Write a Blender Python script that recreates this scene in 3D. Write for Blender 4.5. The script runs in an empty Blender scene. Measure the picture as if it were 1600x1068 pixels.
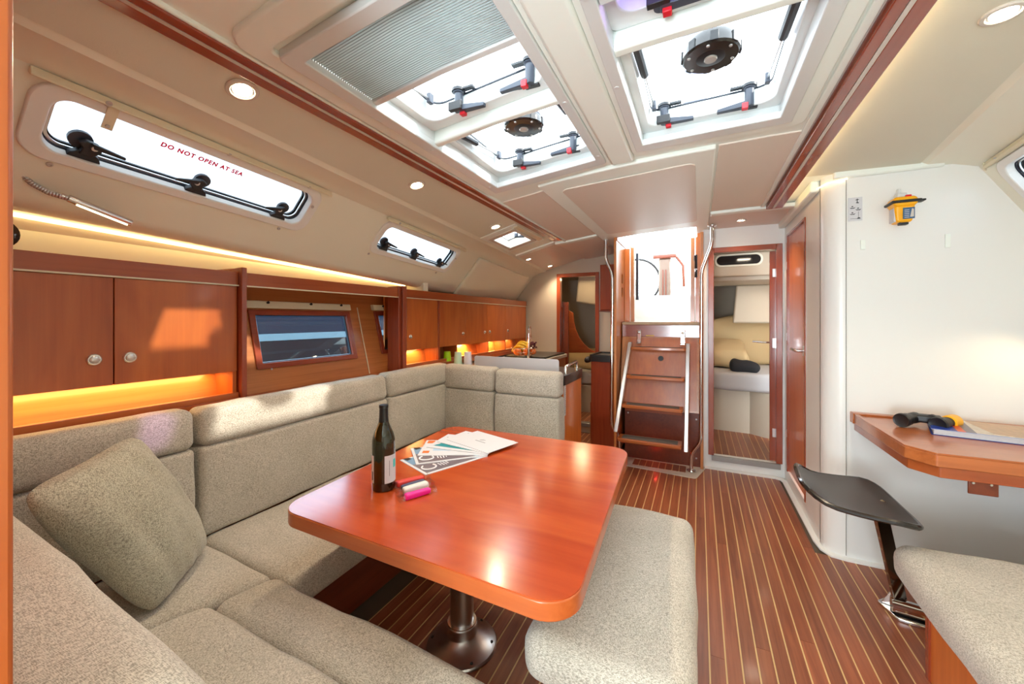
import bpy, bmesh, math, random
from mathutils import Vector, Matrix, noise

random.seed(4)
SC = bpy.context.scene
COL = SC.collection
PI = math.pi

# ------------------------------------------------------------------ camera, world, light, exposure
cam_d = bpy.data.cameras.new('camera')
cam = bpy.data.objects.new('camera', cam_d)
COL.objects.link(cam)
cam.location = (0, 0, 1.30)
cam.rotation_euler = (math.radians(90), 0, math.atan(292 / 610.0))
cam_d.sensor_width = 36
cam_d.lens = 610.0 / 1600 * 36
cam_d.shift_y = -36 / 1600.0
cam_d.clip_start = 0.02
cam_d.clip_end = 200
SC.camera = cam

SC.view_settings.view_transform = 'Standard'
SC.view_settings.look = 'None'
SC.view_settings.gamma = 1
SC.view_settings.use_curve_mapping = False
SC.view_settings.exposure = 1.15
SC.cycles.use_denoising = True
SC.cycles.max_bounces = 9
SC.cycles.diffuse_bounces = 5
SC.cycles.glossy_bounces = 4
SC.cycles.transparent_max_bounces = 12
SC.cycles.sample_clamp_indirect = 6
SC.cycles.caustics_reflective = False
SC.cycles.caustics_refractive = False

WORLD = bpy.data.worlds.new('sky')
SC.world = WORLD
WORLD.use_nodes = True
nt = WORLD.node_tree
nt.nodes.clear()
wo = nt.nodes.new('ShaderNodeOutputWorld')
bg = nt.nodes.new('ShaderNodeBackground')
bg.inputs['Color'].default_value = (0.84, 0.94, 1.0, 1)
bg.inputs['Strength'].default_value = 4.8
nt.links.new(bg.outputs[0], wo.inputs[0])

def add_light(name, kind, loc, energy, color=(1, 1, 1), direction=None, **kw):
    d = bpy.data.lights.new(name, kind)
    d.energy = energy
    d.color = color
    for k, v in kw.items():
        if k == 'portal':
            d.cycles.is_portal = v
        else:
            setattr(d, k, v)
    o = bpy.data.objects.new(name, d)
    COL.objects.link(o)
    o.location = loc
    if direction is not None:
        o.rotation_euler = Vector(direction).to_track_quat('-Z', 'Y').to_euler()
    return o

add_light('sun', 'SUN', (3, 3, 8), 4.0, (1.0, 0.93, 0.82), (-1.25, -0.22, -0.86), angle=math.radians(1.2))
# fill light added behind the camera, aimed up to brighten the ceiling
add_light('bow_fill', 'AREA', (-0.25, -1.55, 1.0), 36, (0.80, 0.93, 1.0), (0, 1, 0.7), shape='RECTANGLE', size=0.7, size_y=1.1)
# sky portals in the openings (they only guide sampling of the sky)
for nm, loc, d, sx, sy in (('skylight_portal', (-0.69, 1.27, 2.17), (0, 0, -1), 0.62, 1.3),
                           ('skylight_portal', (0.03, 1.12, 2.20), (0, 0, -1), 0.62, 1.5),
                           ('companionway_portal', (-0.36, 4.0, 2.16), (0, 0, -1), 0.72, 0.86),
                           ('hatch_portal', (-0.32, 4.45, 1.70), (0, -1, 0), 0.72, 0.85),
                           ('bow_opening_portal', (-0.25, -1.66, 1.28), (0, 1, 0), 0.7, 1.35),
                           ('window_portal', (-1.85, 0.85, 1.86), (1, 0, -0.9), 1.0, 0.26)):
    add_light(nm, 'AREA', loc, 1, direction=d, shape='RECTANGLE', size=sx, size_y=sy, portal=True)

# ------------------------------------------------------------------ helpers
def srgb(r, g, b):
    def c(u):
        u /= 255.0
        return u / 12.92 if u <= 0.04045 else ((u + 0.055) / 1.055) ** 2.4
    return (c(r), c(g), c(b), 1)

def new_mat(name):
    m = bpy.data.materials.new(name)
    m.use_nodes = True
    n = m.node_tree.nodes
    return m, n, m.node_tree.links, n['Principled BSDF']

def plain(name, col, rough=0.5, metal=0.0, coat=0.0, spec=0.5, bump=0.0, bscale=300, var=0.0, vscale=4, emit=None, es=0):
    m, n, l, p = new_mat(name)
    p.inputs['Base Color'].default_value = col
    p.inputs['Roughness'].default_value = rough
    p.inputs['Metallic'].default_value = metal
    p.inputs['Coat Weight'].default_value = coat
    p.inputs['Coat Roughness'].default_value = 0.12
    p.inputs['Specular IOR Level'].default_value = spec
    if emit:
        p.inputs['Emission Color'].default_value = emit
        p.inputs['Emission Strength'].default_value = es
    tc = n.new('ShaderNodeTexCoord')
    if bump:
        t = n.new('ShaderNodeTexNoise')
        t.inputs['Scale'].default_value = bscale
        t.inputs['Detail'].default_value = 3
        l.new(tc.outputs['Object'], t.inputs['Vector'])
        b = n.new('ShaderNodeBump')
        b.inputs['Strength'].default_value = bump
        b.inputs['Distance'].default_value = 0.002
        l.new(t.outputs['Fac'], b.inputs['Height'])
        l.new(b.outputs[0], p.inputs['Normal'])
    if var:
        t = n.new('ShaderNodeTexNoise')
        t.inputs['Scale'].default_value = vscale
        t.inputs['Detail'].default_value = 4
        l.new(tc.outputs['Object'], t.inputs['Vector'])
        mx = n.new('ShaderNodeMixRGB')
        mx.inputs[1].default_value = tuple(c * (1 - var) for c in col[:3]) + (1,)
        mx.inputs[2].default_value = tuple(min(1, c * (1 + var)) for c in col[:3]) + (1,)
        l.new(t.outputs['Fac'], mx.inputs[0])
        l.new(mx.outputs[0], p.inputs['Base Color'])
    return m

def wood(name, c1, c2, c3, axis='y', rough=0.3, coat=0.4, fine=1.0, blotch=0.5, perobj=0.0, coatr=0.1):
    """cherry veneer: long fine grain along an axis plus soft figure"""
    m, n, l, p = new_mat(name)
    tc = n.new('ShaderNodeTexCoord')
    mp = n.new('ShaderNodeMapping')
    s = {'x': (1.5, 42, 42), 'y': (42, 1.5, 42), 'z': (42, 42, 1.5)}[axis]
    mp.inputs['Scale'].default_value = tuple(v * fine for v in s)
    l.new(tc.outputs['Object'], mp.inputs['Vector'])
    g = n.new('ShaderNodeTexNoise')
    g.inputs['Scale'].default_value = 1.0
    g.inputs['Detail'].default_value = 6
    g.inputs['Roughness'].default_value = 0.62
    g.inputs['Distortion'].default_value = 0.4
    l.new(mp.outputs[0], g.inputs['Vector'])
    if perobj:
        oi = n.new('ShaderNodeObjectInfo')
        cm = n.new('ShaderNodeVectorMath'); cm.operation = 'ADD'
        sc = n.new('ShaderNodeVectorMath'); sc.operation = 'SCALE'
        cb = n.new('ShaderNodeCombineXYZ')
        l.new(oi.outputs['Random'], cb.inputs[0]); l.new(oi.outputs['Random'], cb.inputs[2])
        sc.inputs['Scale'].default_value = 37.0
        l.new(cb.outputs[0], sc.inputs[0])
        l.new(mp.outputs[0], cm.inputs[0]); l.new(sc.outputs[0], cm.inputs[1])
        l.new(cm.outputs[0], g.inputs['Vector'])
    mp2 = n.new('ShaderNodeMapping')
    s2 = {'x': (1.6, 5, 5), 'y': (5, 1.6, 5), 'z': (5, 5, 1.6)}[axis]
    mp2.inputs['Scale'].default_value = s2
    l.new(tc.outputs['Object'], mp2.inputs['Vector'])
    b = n.new('ShaderNodeTexNoise')
    b.inputs['Scale'].default_value = 1.3
    b.inputs['Detail'].default_value = 3
    b.inputs['Distortion'].default_value = 0.8
    l.new(mp2.outputs[0], b.inputs['Vector'])
    r = n.new('ShaderNodeValToRGB')
    r.color_ramp.elements[0].position = 0.30
    r.color_ramp.elements[0].color = c1
    r.color_ramp.elements[1].position = 0.70
    r.color_ramp.elements[1].color = c2
    l.new(g.outputs['Fac'], r.inputs[0])
    mx = n.new('ShaderNodeMixRGB')
    rr = n.new('ShaderNodeValToRGB')
    rr.color_ramp.elements[0].position = 0.40
    rr.color_ramp.elements[0].color = (0, 0, 0, 1)
    rr.color_ramp.elements[1].position = 0.72
    rr.color_ramp.elements[1].color = (blotch,) * 3 + (1,)
    l.new(b.outputs['Fac'], rr.inputs[0])
    l.new(rr.outputs[0], mx.inputs[0])
    l.new(r.outputs[0], mx.inputs[1])
    mx.inputs[2].default_value = c3
    out = mx.outputs[0]
    if perobj:
        hv = n.new('ShaderNodeHueSaturation')
        ma = n.new('ShaderNodeMapRange')
        ma.inputs['To Min'].default_value = 1 - perobj
        ma.inputs['To Max'].default_value = 1 + perobj
        l.new(oi.outputs['Random'], ma.inputs['Value'])
        l.new(ma.outputs[0], hv.inputs['Value'])
        l.new(out, hv.inputs['Color'])
        out = hv.outputs[0]
    l.new(out, p.inputs['Base Color'])
    p.inputs['Roughness'].default_value = rough
    p.inputs['Coat Weight'].default_value = coat
    p.inputs['Coat Roughness'].default_value = coatr
    bp = n.new('ShaderNodeBump')
    bp.inputs['Strength'].default_value = 0.12
    bp.inputs['Distance'].default_value = 0.0006
    l.new(g.outputs['Fac'], bp.inputs['Height'])
    l.new(bp.outputs[0], p.inputs['Normal'])
    return m

def fabric(name, dark, light, scale=1.0):
    """coarse two-tone weave"""
    m, n, l, p = new_mat(name)
    tc = n.new('ShaderNodeTexCoord')
    def nz(s, det, dis=0.0):
        mp = n.new('ShaderNodeMapping')
        mp.inputs['Scale'].default_value = tuple(v * scale for v in s)
        l.new(tc.outputs['Object'], mp.inputs['Vector'])
        t = n.new('ShaderNodeTexNoise')
        t.inputs['Scale'].default_value = 1
        t.inputs['Detail'].default_value = det
        t.inputs['Distortion'].default_value = dis
        l.new(mp.outputs[0], t.inputs['Vector'])
        return t
    a = nz((900, 160, 900), 1.0)
    b = nz((160, 900, 260), 1.0)
    c = nz((6, 6, 6), 3)
    ad = n.new('ShaderNodeMath'); ad.operation = 'ADD'
    l.new(a.outputs['Fac'], ad.inputs[0]); l.new(b.outputs['Fac'], ad.inputs[1])
    hf = n.new('ShaderNodeMath'); hf.operation = 'MULTIPLY'; hf.inputs[1].default_value = 0.5
    l.new(ad.outputs[0], hf.inputs[0])
    r = n.new('ShaderNodeValToRGB')
    r.color_ramp.elements[0].position = 0.41; r.color_ramp.elements[0].color = dark
    r.color_ramp.elements[1].position = 0.57; r.color_ramp.elements[1].color = light
    l.new(hf.outputs[0], r.inputs[0])
    mx = n.new('ShaderNodeMixRGB'); mx.blend_type = 'MULTIPLY'
    r2 = n.new('ShaderNodeValToRGB')
    r2.color_ramp.elements[0].position = 0.3; r2.color_ramp.elements[0].color = (0.86, 0.86, 0.84, 1)
    r2.color_ramp.elements[1].position = 0.7; r2.color_ramp.elements[1].color = (1, 1, 1, 1)
    l.new(c.outputs['Fac'], r2.inputs[0])
    mx.inputs[0].default_value = 1
    l.new(r.outputs[0], mx.inputs[1]); l.new(r2.outputs[0], mx.inputs[2])
    l.new(mx.outputs[0], p.inputs['Base Color'])
    p.inputs['Roughness'].default_value = 0.9
    p.inputs['Specular IOR Level'].default_value = 0.2
    p.inputs['Sheen Weight'].default_value = 0.25
    bp = n.new('ShaderNodeBump')
    bp.inputs['Strength'].default_value = 0.5
    bp.inputs['Distance'].default_value = 0.0012
    l.new(hf.outputs[0], bp.inputs['Height'])
    l.new(bp.outputs[0], p.inputs['Normal'])
    return m

def glassy(name, tint=(1, 1, 1, 1), gloss=0.06, rough=0.02, glow=(1, 1, 1, 1)):
    m = bpy.data.materials.new(name)
    m.use_nodes = True
    n, l = m.node_tree.nodes, m.node_tree.links
    n.clear()
    o = n.new('ShaderNodeOutputMaterial')
    t = n.new('ShaderNodeBsdfTransparent'); t.inputs[0].default_value = tint
    g = n.new('ShaderNodeBsdfGlossy'); g.inputs['Roughness'].default_value = rough
    g.inputs[0].default_value = glow
    mx = n.new('ShaderNodeMixShader')
    mx.inputs[0].default_value = gloss
    l.new(t.outputs[0], mx.inputs[1]); l.new(g.outputs[0], mx.inputs[2])
    l.new(mx.outputs[0], o.inputs[0])
    return m

def emitter(name, col, s):
    m = bpy.data.materials.new(name)
    m.use_nodes = True
    n, l = m.node_tree.nodes, m.node_tree.links
    n.clear()
    o = n.new('ShaderNodeOutputMaterial')
    e = n.new('ShaderNodeEmission')
    e.inputs[0].default_value = col
    e.inputs[1].default_value = s
    l.new(e.outputs[0], o.inputs[0])
    return m

# cherry: c1 dark grain, c2 light grain, c3 figure
CH = (srgb(156, 74, 28), srgb(176, 90, 36), srgb(200, 114, 50))
M = {}
M['door'] = wood('cherry_upright', *CH, axis='z', rough=0.34, coat=0.25)
M['doory'] = wood('cherry_lengthwise', srgb(142, 62, 26), srgb(164, 80, 36), srgb(180, 94, 42), axis='y', rough=0.3, coat=0.35)
M['doorx'] = wood('cherry_crosswise', srgb(142, 62, 26), srgb(164, 80, 36), srgb(180, 94, 42), axis='x', rough=0.3, coat=0.35)
M['red'] = wood('cherry_reddish_rail', srgb(134, 52, 30), srgb(152, 64, 38), srgb(160, 72, 42), axis='y', rough=0.25, coat=0.5)
M['redz'] = wood('cherry_reddish_upright', srgb(132, 54, 30), srgb(154, 68, 38), srgb(162, 76, 42), axis='z', rough=0.25, coat=0.5)
M['redx'] = wood('cherry_reddish_cross', srgb(132, 54, 30), srgb(154, 68, 38), srgb(162, 76, 42), axis='x', rough=0.25, coat=0.5)
M['pale'] = wood('pale_cherry_panel', srgb(160, 92, 44), srgb(190, 118, 64), srgb(200, 128, 70), axis='y', rough=0.3, coat=0.3, blotch=0.35)
M['palez'] = wood('pale_cherry_upright', srgb(176, 104, 50), srgb(206, 134, 74), srgb(214, 142, 80), axis='z', rough=0.32, coat=0.3, blotch=0.35)
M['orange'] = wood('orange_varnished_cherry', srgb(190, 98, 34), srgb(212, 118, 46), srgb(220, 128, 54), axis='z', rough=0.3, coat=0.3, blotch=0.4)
M['table'] = wood('glossy_red_cherry_table', srgb(164, 56, 18), srgb(182, 70, 26), srgb(200, 92, 36), axis='x', rough=0.24, coat=0.6, fine=0.45, blotch=0.6, coatr=0.16)
M['edge'] = wood('table_edge_cherry', srgb(166, 76, 30), srgb(186, 94, 44), srgb(194, 102, 48), axis='x', rough=0.3, coat=0.3)
M['desk'] = wood('satin_cherry_desk', srgb(156, 82, 38), srgb(184, 104, 54), srgb(190, 112, 60), axis='x', rough=0.3, coat=0.4)
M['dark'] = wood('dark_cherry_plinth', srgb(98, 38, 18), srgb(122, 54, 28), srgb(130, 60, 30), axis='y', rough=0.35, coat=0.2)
M['plank'] = wood('teak_floor_plank', srgb(114, 56, 32), srgb(160, 92, 58), srgb(166, 100, 66), axis='y', rough=0.38, coat=0.12, fine=1.2, blotch=0.35, perobj=0.16)
M['holly'] = plain('pale_holly_inlay', srgb(214, 178, 122), 0.45, var=0.06, vscale=30)
M['fab'] = fabric('grey_beige_tweed', srgb(144, 136, 124), srgb(208, 200, 186), 1.0)
M['fabp'] = fabric('pillow_tweed', srgb(132, 126, 112), srgb(194, 188, 168), 0.85)
M['cream'] = plain('cream_moulded_liner', srgb(232, 231, 214), 0.42, coat=0.1, var=0.025, vscale=2)
M['ceil'] = plain('warm_white_deckhead', srgb(234, 241, 234), 0.4, var=0.02, vscale=2)
M['liner'] = plain('beige_vinyl_headliner', srgb(216, 215, 198), 0.62, bump=0.25, bscale=420, var=0.02)
M['panel'] = plain('taupe_ceiling_panel', srgb(222, 212, 200), 0.42, bump=0.08, bscale=300)
M['white'] = plain('white_hatch_frame', srgb(214, 218, 217), 0.3, coat=0.15)
M['wall'] = plain('off_white_wall', srgb(230, 231, 228), 0.36, coat=0.12, var=0.015, vscale=1.5)
M['gap'] = plain('dark_seam', srgb(96, 84, 70), 0.7)
M['steel'] = plain('polished_steel', (0.72, 0.71, 0.70, 1), 0.12, metal=1.0)
M['brushed'] = plain('brushed_steel', (0.55, 0.54, 0.53, 1), 0.32, metal=1.0, bump=0.06, bscale=90)
M['alu'] = plain('matt_aluminium', (0.75, 0.75, 0.75, 1), 0.28, metal=1.0)
M['knob'] = plain('satin_white_metal_knob', srgb(205, 203, 198), 0.25, metal=0.6)
M['black'] = plain('black_rubber', srgb(24, 24, 26), 0.45)
M['gloss'] = plain('black_gloss_plastic', srgb(28, 25, 24), 0.16, coat=0.4)
M['blackw'] = plain('black_worktop', srgb(38, 38, 38), 0.3, coat=0.2)
M['greyp'] = plain('slate_grey_plastic', srgb(58, 64, 76), 0.4)
M['dgrey'] = plain('dark_grey_plastic', srgb(34, 37, 43), 0.4)
M['redp'] = plain('red_plastic', srgb(214, 30, 44), 0.35)
M['seatp'] = plain('charcoal_seat_shell', srgb(52, 46, 42), 0.38, bump=0.15, bscale=500, coat=0.1)
M['gasket'] = plain('navy_black_gasket', srgb(36, 42, 54), 0.35)
M['pane'] = glassy('clear_acrylic', (0.84, 0.85, 0.86, 1), 0.03)
M['paneside'] = glassy('smoked_window_acrylic', (0.42, 0.44, 0.46, 1), 0.03)
M['paneblue'] = glassy('hull_window_glass', (0.62, 0.74, 0.82, 1), 0.08)
M['panepurple'] = glassy('purple_tinted_acrylic', (0.46, 0.38, 0.58, 1), 0.03)
M['panedark'] = plain('smoked_dark_glass', srgb(20, 22, 26), 0.08, coat=0.5)
def cloth_translucent(name, col, t):
    m = bpy.data.materials.new(name); m.use_nodes = True
    n, l = m.node_tree.nodes, m.node_tree.links
    n.clear()
    o = n.new('ShaderNodeOutputMaterial'); d = n.new('ShaderNodeBsdfDiffuse'); tr = n.new('ShaderNodeBsdfTranslucent'); mx = n.new('ShaderNodeMixShader')
    d.inputs[0].default_value = col; tr.inputs[0].default_value = col; mx.inputs[0].default_value = t
    l.new(d.outputs[0], mx.inputs[1]); l.new(tr.outputs[0], mx.inputs[2]); l.new(mx.outputs[0], o.inputs[0])
    return m
M['pleat'] = cloth_translucent('pleated_blind_cloth', srgb(222, 228, 227), 0.34)
M['beigerail'] = plain('cream_blind_rail', srgb(224, 216, 188), 0.45)
M['lamp'] = emitter('warm_lamp_disc', (1.0, 0.80, 0.52, 1), 22)
M['led'] = emitter('warm_led_strip', (1.0, 0.66, 0.26, 1), 4.5)
M['led2'] = emitter('warm_led_cove', (1.0, 0.70, 0.34, 1), 5.0)
M['ledred'] = emitter('red_indicator', (1.0, 0.04, 0.03, 1), 30)
M['trimw'] = plain('pale_grey_trim', srgb(206, 200, 190), 0.4)
M['grey'] = plain('grey_metal_sill', srgb(150, 148, 144), 0.4, metal=0.5)
M['sill'] = plain('worn_varnish_sill', srgb(176, 146, 112), 0.5, var=0.25, vscale=30)
M['tan'] = plain('tan_bunk_cloth', srgb(196, 168, 124), 0.9, bump=0.2, bscale=600)
M['sheet'] = plain('pale_grey_mattress', srgb(188, 186, 186), 0.9, bump=0.15, bscale=300)
M['cabin'] = plain('cabin_lining', srgb(190, 176, 156), 0.6)
M['grip'] = plain('grey_grip_tape', srgb(96, 92, 88), 0.85, bump=0.5, bscale=900)
M['print'] = plain('magenta_red_print', (1.0, 0.012, 0.09, 1), 0.5)
M['paper'] = plain('white_paper', srgb(206, 207, 212), 0.55)
M['bottleg'] = None

def smooth(me, ang=35):
    for p in me.polygons:
        p.use_smooth = True
    me.set_sharp_from_angle(angle=math.radians(ang))

class MB:
    def __init__(s, X=None):
        s.v, s.f, s.X = [], [], X
    def add(s, vs, fs):
        o = len(s.v)
        for v in vs:
            v = Vector(v)
            if s.X is not None:
                v = s.X @ v
            s.v.append(v)
        s.f += [tuple(i + o for i in f) for f in fs]
        return s
    def hexa(s, c):
        return s.add(c, [(3, 2, 1, 0), (4, 5, 6, 7), (0, 1, 5, 4), (1, 2, 6, 5), (2, 3, 7, 6), (3, 0, 4, 7)])
    def box(s, x0, x1, y0, y1, z0, z1):
        return s.hexa([(x0, y0, z0), (x1, y0, z0), (x1, y1, z0), (x0, y1, z0),
                       (x0, y0, z1), (x1, y0, z1), (x1, y1, z1), (x0, y1, z1)])
    def prism(s, poly, z0, z1, fn=None):
        n = len(poly)
        fn = fn or (lambda u, v, w: (u, v, w))
        vs = [fn(u, v, z0) for u, v in poly] + [fn(u, v, z1) for u, v in poly]
        fs = [tuple(reversed(range(n))), tuple(range(n, 2 * n))]
        fs += [(i, (i + 1) % n, n + (i + 1) % n, n + i) for i in range(n)]
        return s.add(vs, fs)
    def tube(s, pts, r, n=10, cap=True):
        pts = [Vector(p) for p in pts]
        rs = r if isinstance(r, (list, tuple)) else [r] * len(pts)
        vs, up = [], None
        for i, p in enumerate(pts):
            a = pts[max(i - 1, 0)]; b = pts[min(i + 1, len(pts) - 1)]
            t = (b - a).normalized()
            if up is None:
                up = t.orthogonal().normalized()
            up = (up - t * up.dot(t)).normalized()
            q = t.cross(up)
            for k in range(n):
                th = 2 * PI * k / n
                vs.append(p + (up * math.cos(th) + q * math.sin(th)) * rs[i])
        fs = []
        for i in range(len(pts) - 1):
            for k in range(n):
                k2 = (k + 1) % n
                fs.append((i * n + k, i * n + k2, (i + 1) * n + k2, (i + 1) * n + k))
        if cap:
            fs.append(tuple(reversed(range(n))))
            fs.append(tuple((len(pts) - 1) * n + k for k in range(n)))
        return s.add(vs, fs)
    def lathe(s, prof, n=20, T=None):
        """prof: (radius, z) pairs from bottom to top"""
        T = T or Matrix()
        vs, fs, rings = [], [], []
        for r, z in prof:
            if r < 1e-6:
                rings.append([len(vs)]); vs.append(T @ Vector((0, 0, z)))
            else:
                rings.append([len(vs) + k for k in range(n)])
                for k in range(n):
                    th = 2 * PI * k / n
                    vs.append(T @ Vector((r * math.cos(th), r * math.sin(th), z)))
        for a, b in zip(rings[:-1], rings[1:]):
            for k in range(n):
                k2 = (k + 1) % n
                if len(a) == 1 and len(b) == 1:
                    continue
                if len(a) == 1:
                    fs.append((a[0], b[k2], b[k]))
                elif len(b) == 1:
                    fs.append((a[k], a[k2], b[0]))
                else:
                    fs.append((a[k], a[k2], b[k2], b[k]))
        if len(rings[0]) > 1:
            fs.append(tuple(reversed(rings[0])))
        if len(rings[-1]) > 1:
            fs.append(tuple(rings[-1]))
        return s.add(vs, fs)
    def ring(s, fn, outer, inner, w0, w1, n=6, inner2=None):
        """frame between two rounded rectangles (u0,u1,v0,v1,r), from depth w0 to w1"""
        o = rrect(*outer, n=n); i = rrect(*inner, n=n)
        i2 = rrect(*inner2, n=n) if inner2 else i
        m = len(o)
        vs = [fn(u, v, w0) for u, v in o] + [fn(u, v, w1) for u, v in o] + [fn(u, v, w0) for u, v in i] + [fn(u, v, w1) for u, v in i2]
        fs = []
        for k in range(m):
            j = (k + 1) % m
            fs += [(k, j, m + j, m + k), (2 * m + k, 3 * m + k, 3 * m + j, 2 * m + j),
                   (k, 2 * m + k, 2 * m + j, j), (m + k, m + j, 3 * m + j, 3 * m + k)]
        return s.add(vs, fs)
    def slab(s, fn, rect, w0, w1, n=6):
        return s.prism(rrect(*rect, n=n), w0, w1, fn)
    def plate(s, fn, us, vs_, holes, w0, w1):
        """grid plate with rectangular holes; fn(u,v,w)->point"""
        idx = {}
        V, F = [], []
        def vid(i, j, k):
            if (i, j, k) not in idx:
                idx[(i, j, k)] = len(V)
                V.append(fn(us[i], vs_[j], (w0, w1)[k]))
            return idx[(i, j, k)]
        def solid(i, j):
            if i < 0 or j < 0 or i >= len(us) - 1 or j >= len(vs_) - 1:
                return False
            cu = (us[i] + us[i + 1]) / 2; cv = (vs_[j] + vs_[j + 1]) / 2
            return not any(h[0] < cu < h[1] and h[2] < cv < h[3] for h in holes)
        for i in range(len(us) - 1):
            for j in range(len(vs_) - 1):
                if not solid(i, j):
                    continue
                F.append((vid(i, j, 0), vid(i, j + 1, 0), vid(i + 1, j + 1, 0), vid(i + 1, j, 0)))
                F.append((vid(i, j, 1), vid(i + 1, j, 1), vid(i + 1, j + 1, 1), vid(i, j + 1, 1)))
                for di, dj, a, b in ((-1, 0, (i, j), (i, j + 1)), (1, 0, (i + 1, j + 1), (i + 1, j)),
                                     (0, -1, (i + 1, j), (i, j)), (0, 1, (i, j + 1), (i + 1, j + 1))):
                    if not solid(i + di, j + dj):
                        F.append((vid(*a, 0), vid(*b, 0), vid(*b, 1), vid(*a, 1)))
        return s.add(V, F)
    def cushion(s, c, r=0.03, bulge=(0, 0, 0), m=8, nz=0.0, seed=0):
        """rounded, softly bulging box mapped into the hexahedron c"""
        c = [Vector(p) for p in c]
        h = [((c[1] - c[0]).length + (c[6] - c[7]).length) / 4, ((c[3] - c[0]).length + (c[6] - c[5]).length) / 4,
             ((c[4] - c[0]).length + (c[6] - c[2]).length) / 4]
        r = min(r, min(h) * 0.98)
        ax = []
        for k in range(3):
            e = [(h[k] - r) + r * math.tan(math.radians(a)) for a in (0, 15, 30, 45)]
            L = h[k] - r
            mid = [-L + 2 * L * i / m for i in range(1, m)]
            ax.append([-x for x in reversed(e)] + mid + e)
        idx, V, F = {}, [], []
        def vid(i, j, k):
            key = (i, j, k)
            if key in idx:
                return idx[key]
            p = [ax[0][i], ax[1][j], ax[2][k]]
            q = [max(-(h[a] - r), min(h[a] - r, p[a])) for a in range(3)]
            d = Vector([p[a] - q[a] for a in range(3)])
            out = d.normalized()
            P = Vector(q) + out * r
            for a in range(3):
                if bulge[a]:
                    b1, b2 = (a + 1) % 3, (a + 2) % 3
                    f = (1 - (q[b1] / h[b1]) ** 2) * (1 - (q[b2] / h[b2]) ** 2)
                    P[a] += out[a] * bulge[a] * f
            if nz:
                P += out * nz * noise.noise(Vector((P.x * 7 + seed, P.y * 7, P.z * 7)))
            u, v, w = [(P[a] / h[a] + 1) / 2 for a in range(3)]
            b0 = c[0].lerp(c[1], u).lerp(c[3].lerp(c[2], u), v)
            t0 = c[4].lerp(c[5], u).lerp(c[7].lerp(c[6], u), v)
            idx[key] = len(V)
            V.append(b0.lerp(t0, w))
            return idx[key]
        N = [len(a) for a in ax]
        for i in range(N[0] - 1):
            for j in range(N[1] - 1):
                F.append((vid(i, j, 0), vid(i, j + 1, 0), vid(i + 1, j + 1, 0), vid(i + 1, j, 0)))
                K = N[2] - 1
                F.append((vid(i, j, K), vid(i + 1, j, K), vid(i + 1, j + 1, K), vid(i, j + 1, K)))
        for i in range(N[0] - 1):
            for k in range(N[2] - 1):
                F.append((vid(i, 0, k), vid(i + 1, 0, k), vid(i + 1, 0, k + 1), vid(i, 0, k + 1)))
                J = N[1] - 1
                F.append((vid(i, J, k), vid(i, J, k + 1), vid(i + 1, J, k + 1), vid(i + 1, J, k)))
        for j in range(N[1] - 1):
            for k in range(N[2] - 1):
                F.append((vid(0, j, k), vid(0, j, k + 1), vid(0, j + 1, k + 1), vid(0, j + 1, k)))
                I = N[0] - 1
                F.append((vid(I, j, k), vid(I, j + 1, k), vid(I, j + 1, k + 1), vid(I, j, k + 1)))
        return s.add(V, F)
    def build(s, name, mat, parent=None, bevel=0, ang=35, seg=2):
        me = bpy.data.meshes.new(name)
        off = world_of(parent)
        me.from_pydata([tuple(v - off) for v in s.v], [], s.f)
        bm = bmesh.new(); bm.from_mesh(me)
        bmesh.ops.recalc_face_normals(bm, faces=bm.faces)
        bm.to_mesh(me); bm.free()
        smooth(me, ang)
        o = bpy.data.objects.new(name, me)
        COL.objects.link(o)
        if mat:
            me.materials.append(M[mat] if isinstance(mat, str) else mat)
        if parent is not None:
            o.parent = parent
        if bevel:
            b = o.modifiers.new('bevel', 'BEVEL')
            b.width = bevel; b.segments = seg; b.limit_method = 'ANGLE'; b.angle_limit = math.radians(40)
        return o

def world_of(p):
    off = Vector((0, 0, 0))
    while p is not None:
        off += p.location
        p = p.parent
    return off

def rrect(u0, u1, v0, v1, r=0.0, n=6):
    if r <= 0:
        r = 1e-4
    pts = []
    for cx, cy, a0 in ((u1 - r, v0 + r, -90), (u1 - r, v1 - r, 0), (u0 + r, v1 - r, 90), (u0 + r, v0 + r, 180)):
        for k in range(n + 1):
            a = math.radians(a0 + 90 * k / n)
            pts.append((cx + r * math.cos(a), cy + r * math.sin(a)))
    return pts

def rpoly(pts, rs, n=8):
    """polygon with rounded corners"""
    out = []
    N = len(pts)
    if not isinstance(rs, (list, tuple)):
        rs = [rs] * N
    for i in range(N):
        p = Vector(pts[i]); a = Vector(pts[i - 1]); b = Vector(pts[(i + 1) % N])
        u = (a - p).normalized(); v = (b - p).normalized()
        ang = math.acos(max(-1, min(1, u.dot(v))))
        d = rs[i] / math.tan(ang / 2)
        P0 = p + u * d; P1 = p + v * d
        cen = p + (u + v).normalized() * (rs[i] / math.sin(ang / 2))
        A0 = math.atan2(P0.y - cen.y, P0.x - cen.x); A1 = math.atan2(P1.y - cen.y, P1.x - cen.x)
        dA = (A1 - A0 + PI) % (2 * PI) - PI
        for k in range(n + 1):
            t = A0 + dA * k / n
            out.append((cen.x + rs[i] * math.cos(t), cen.y + rs[i] * math.sin(t)))
    return out

def tag(o, label=None, cat=None, group=None, kind=None):
    if label: o['label'] = label
    if cat: o['category'] = cat
    if group: o['group'] = group
    if kind: o['kind'] = kind
    return o

def thing(name, loc, label, cat, group=None):
    o = bpy.data.objects.new(name, None)
    o.empty_display_size = 0.05
    COL.objects.link(o)
    o.location = loc
    return tag(o, label, cat, group)

def struct(o, label=None, cat=None):
    o['kind'] = 'structure'
    if label: o['label'] = label
    if cat: o['category'] = cat
    return o

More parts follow.
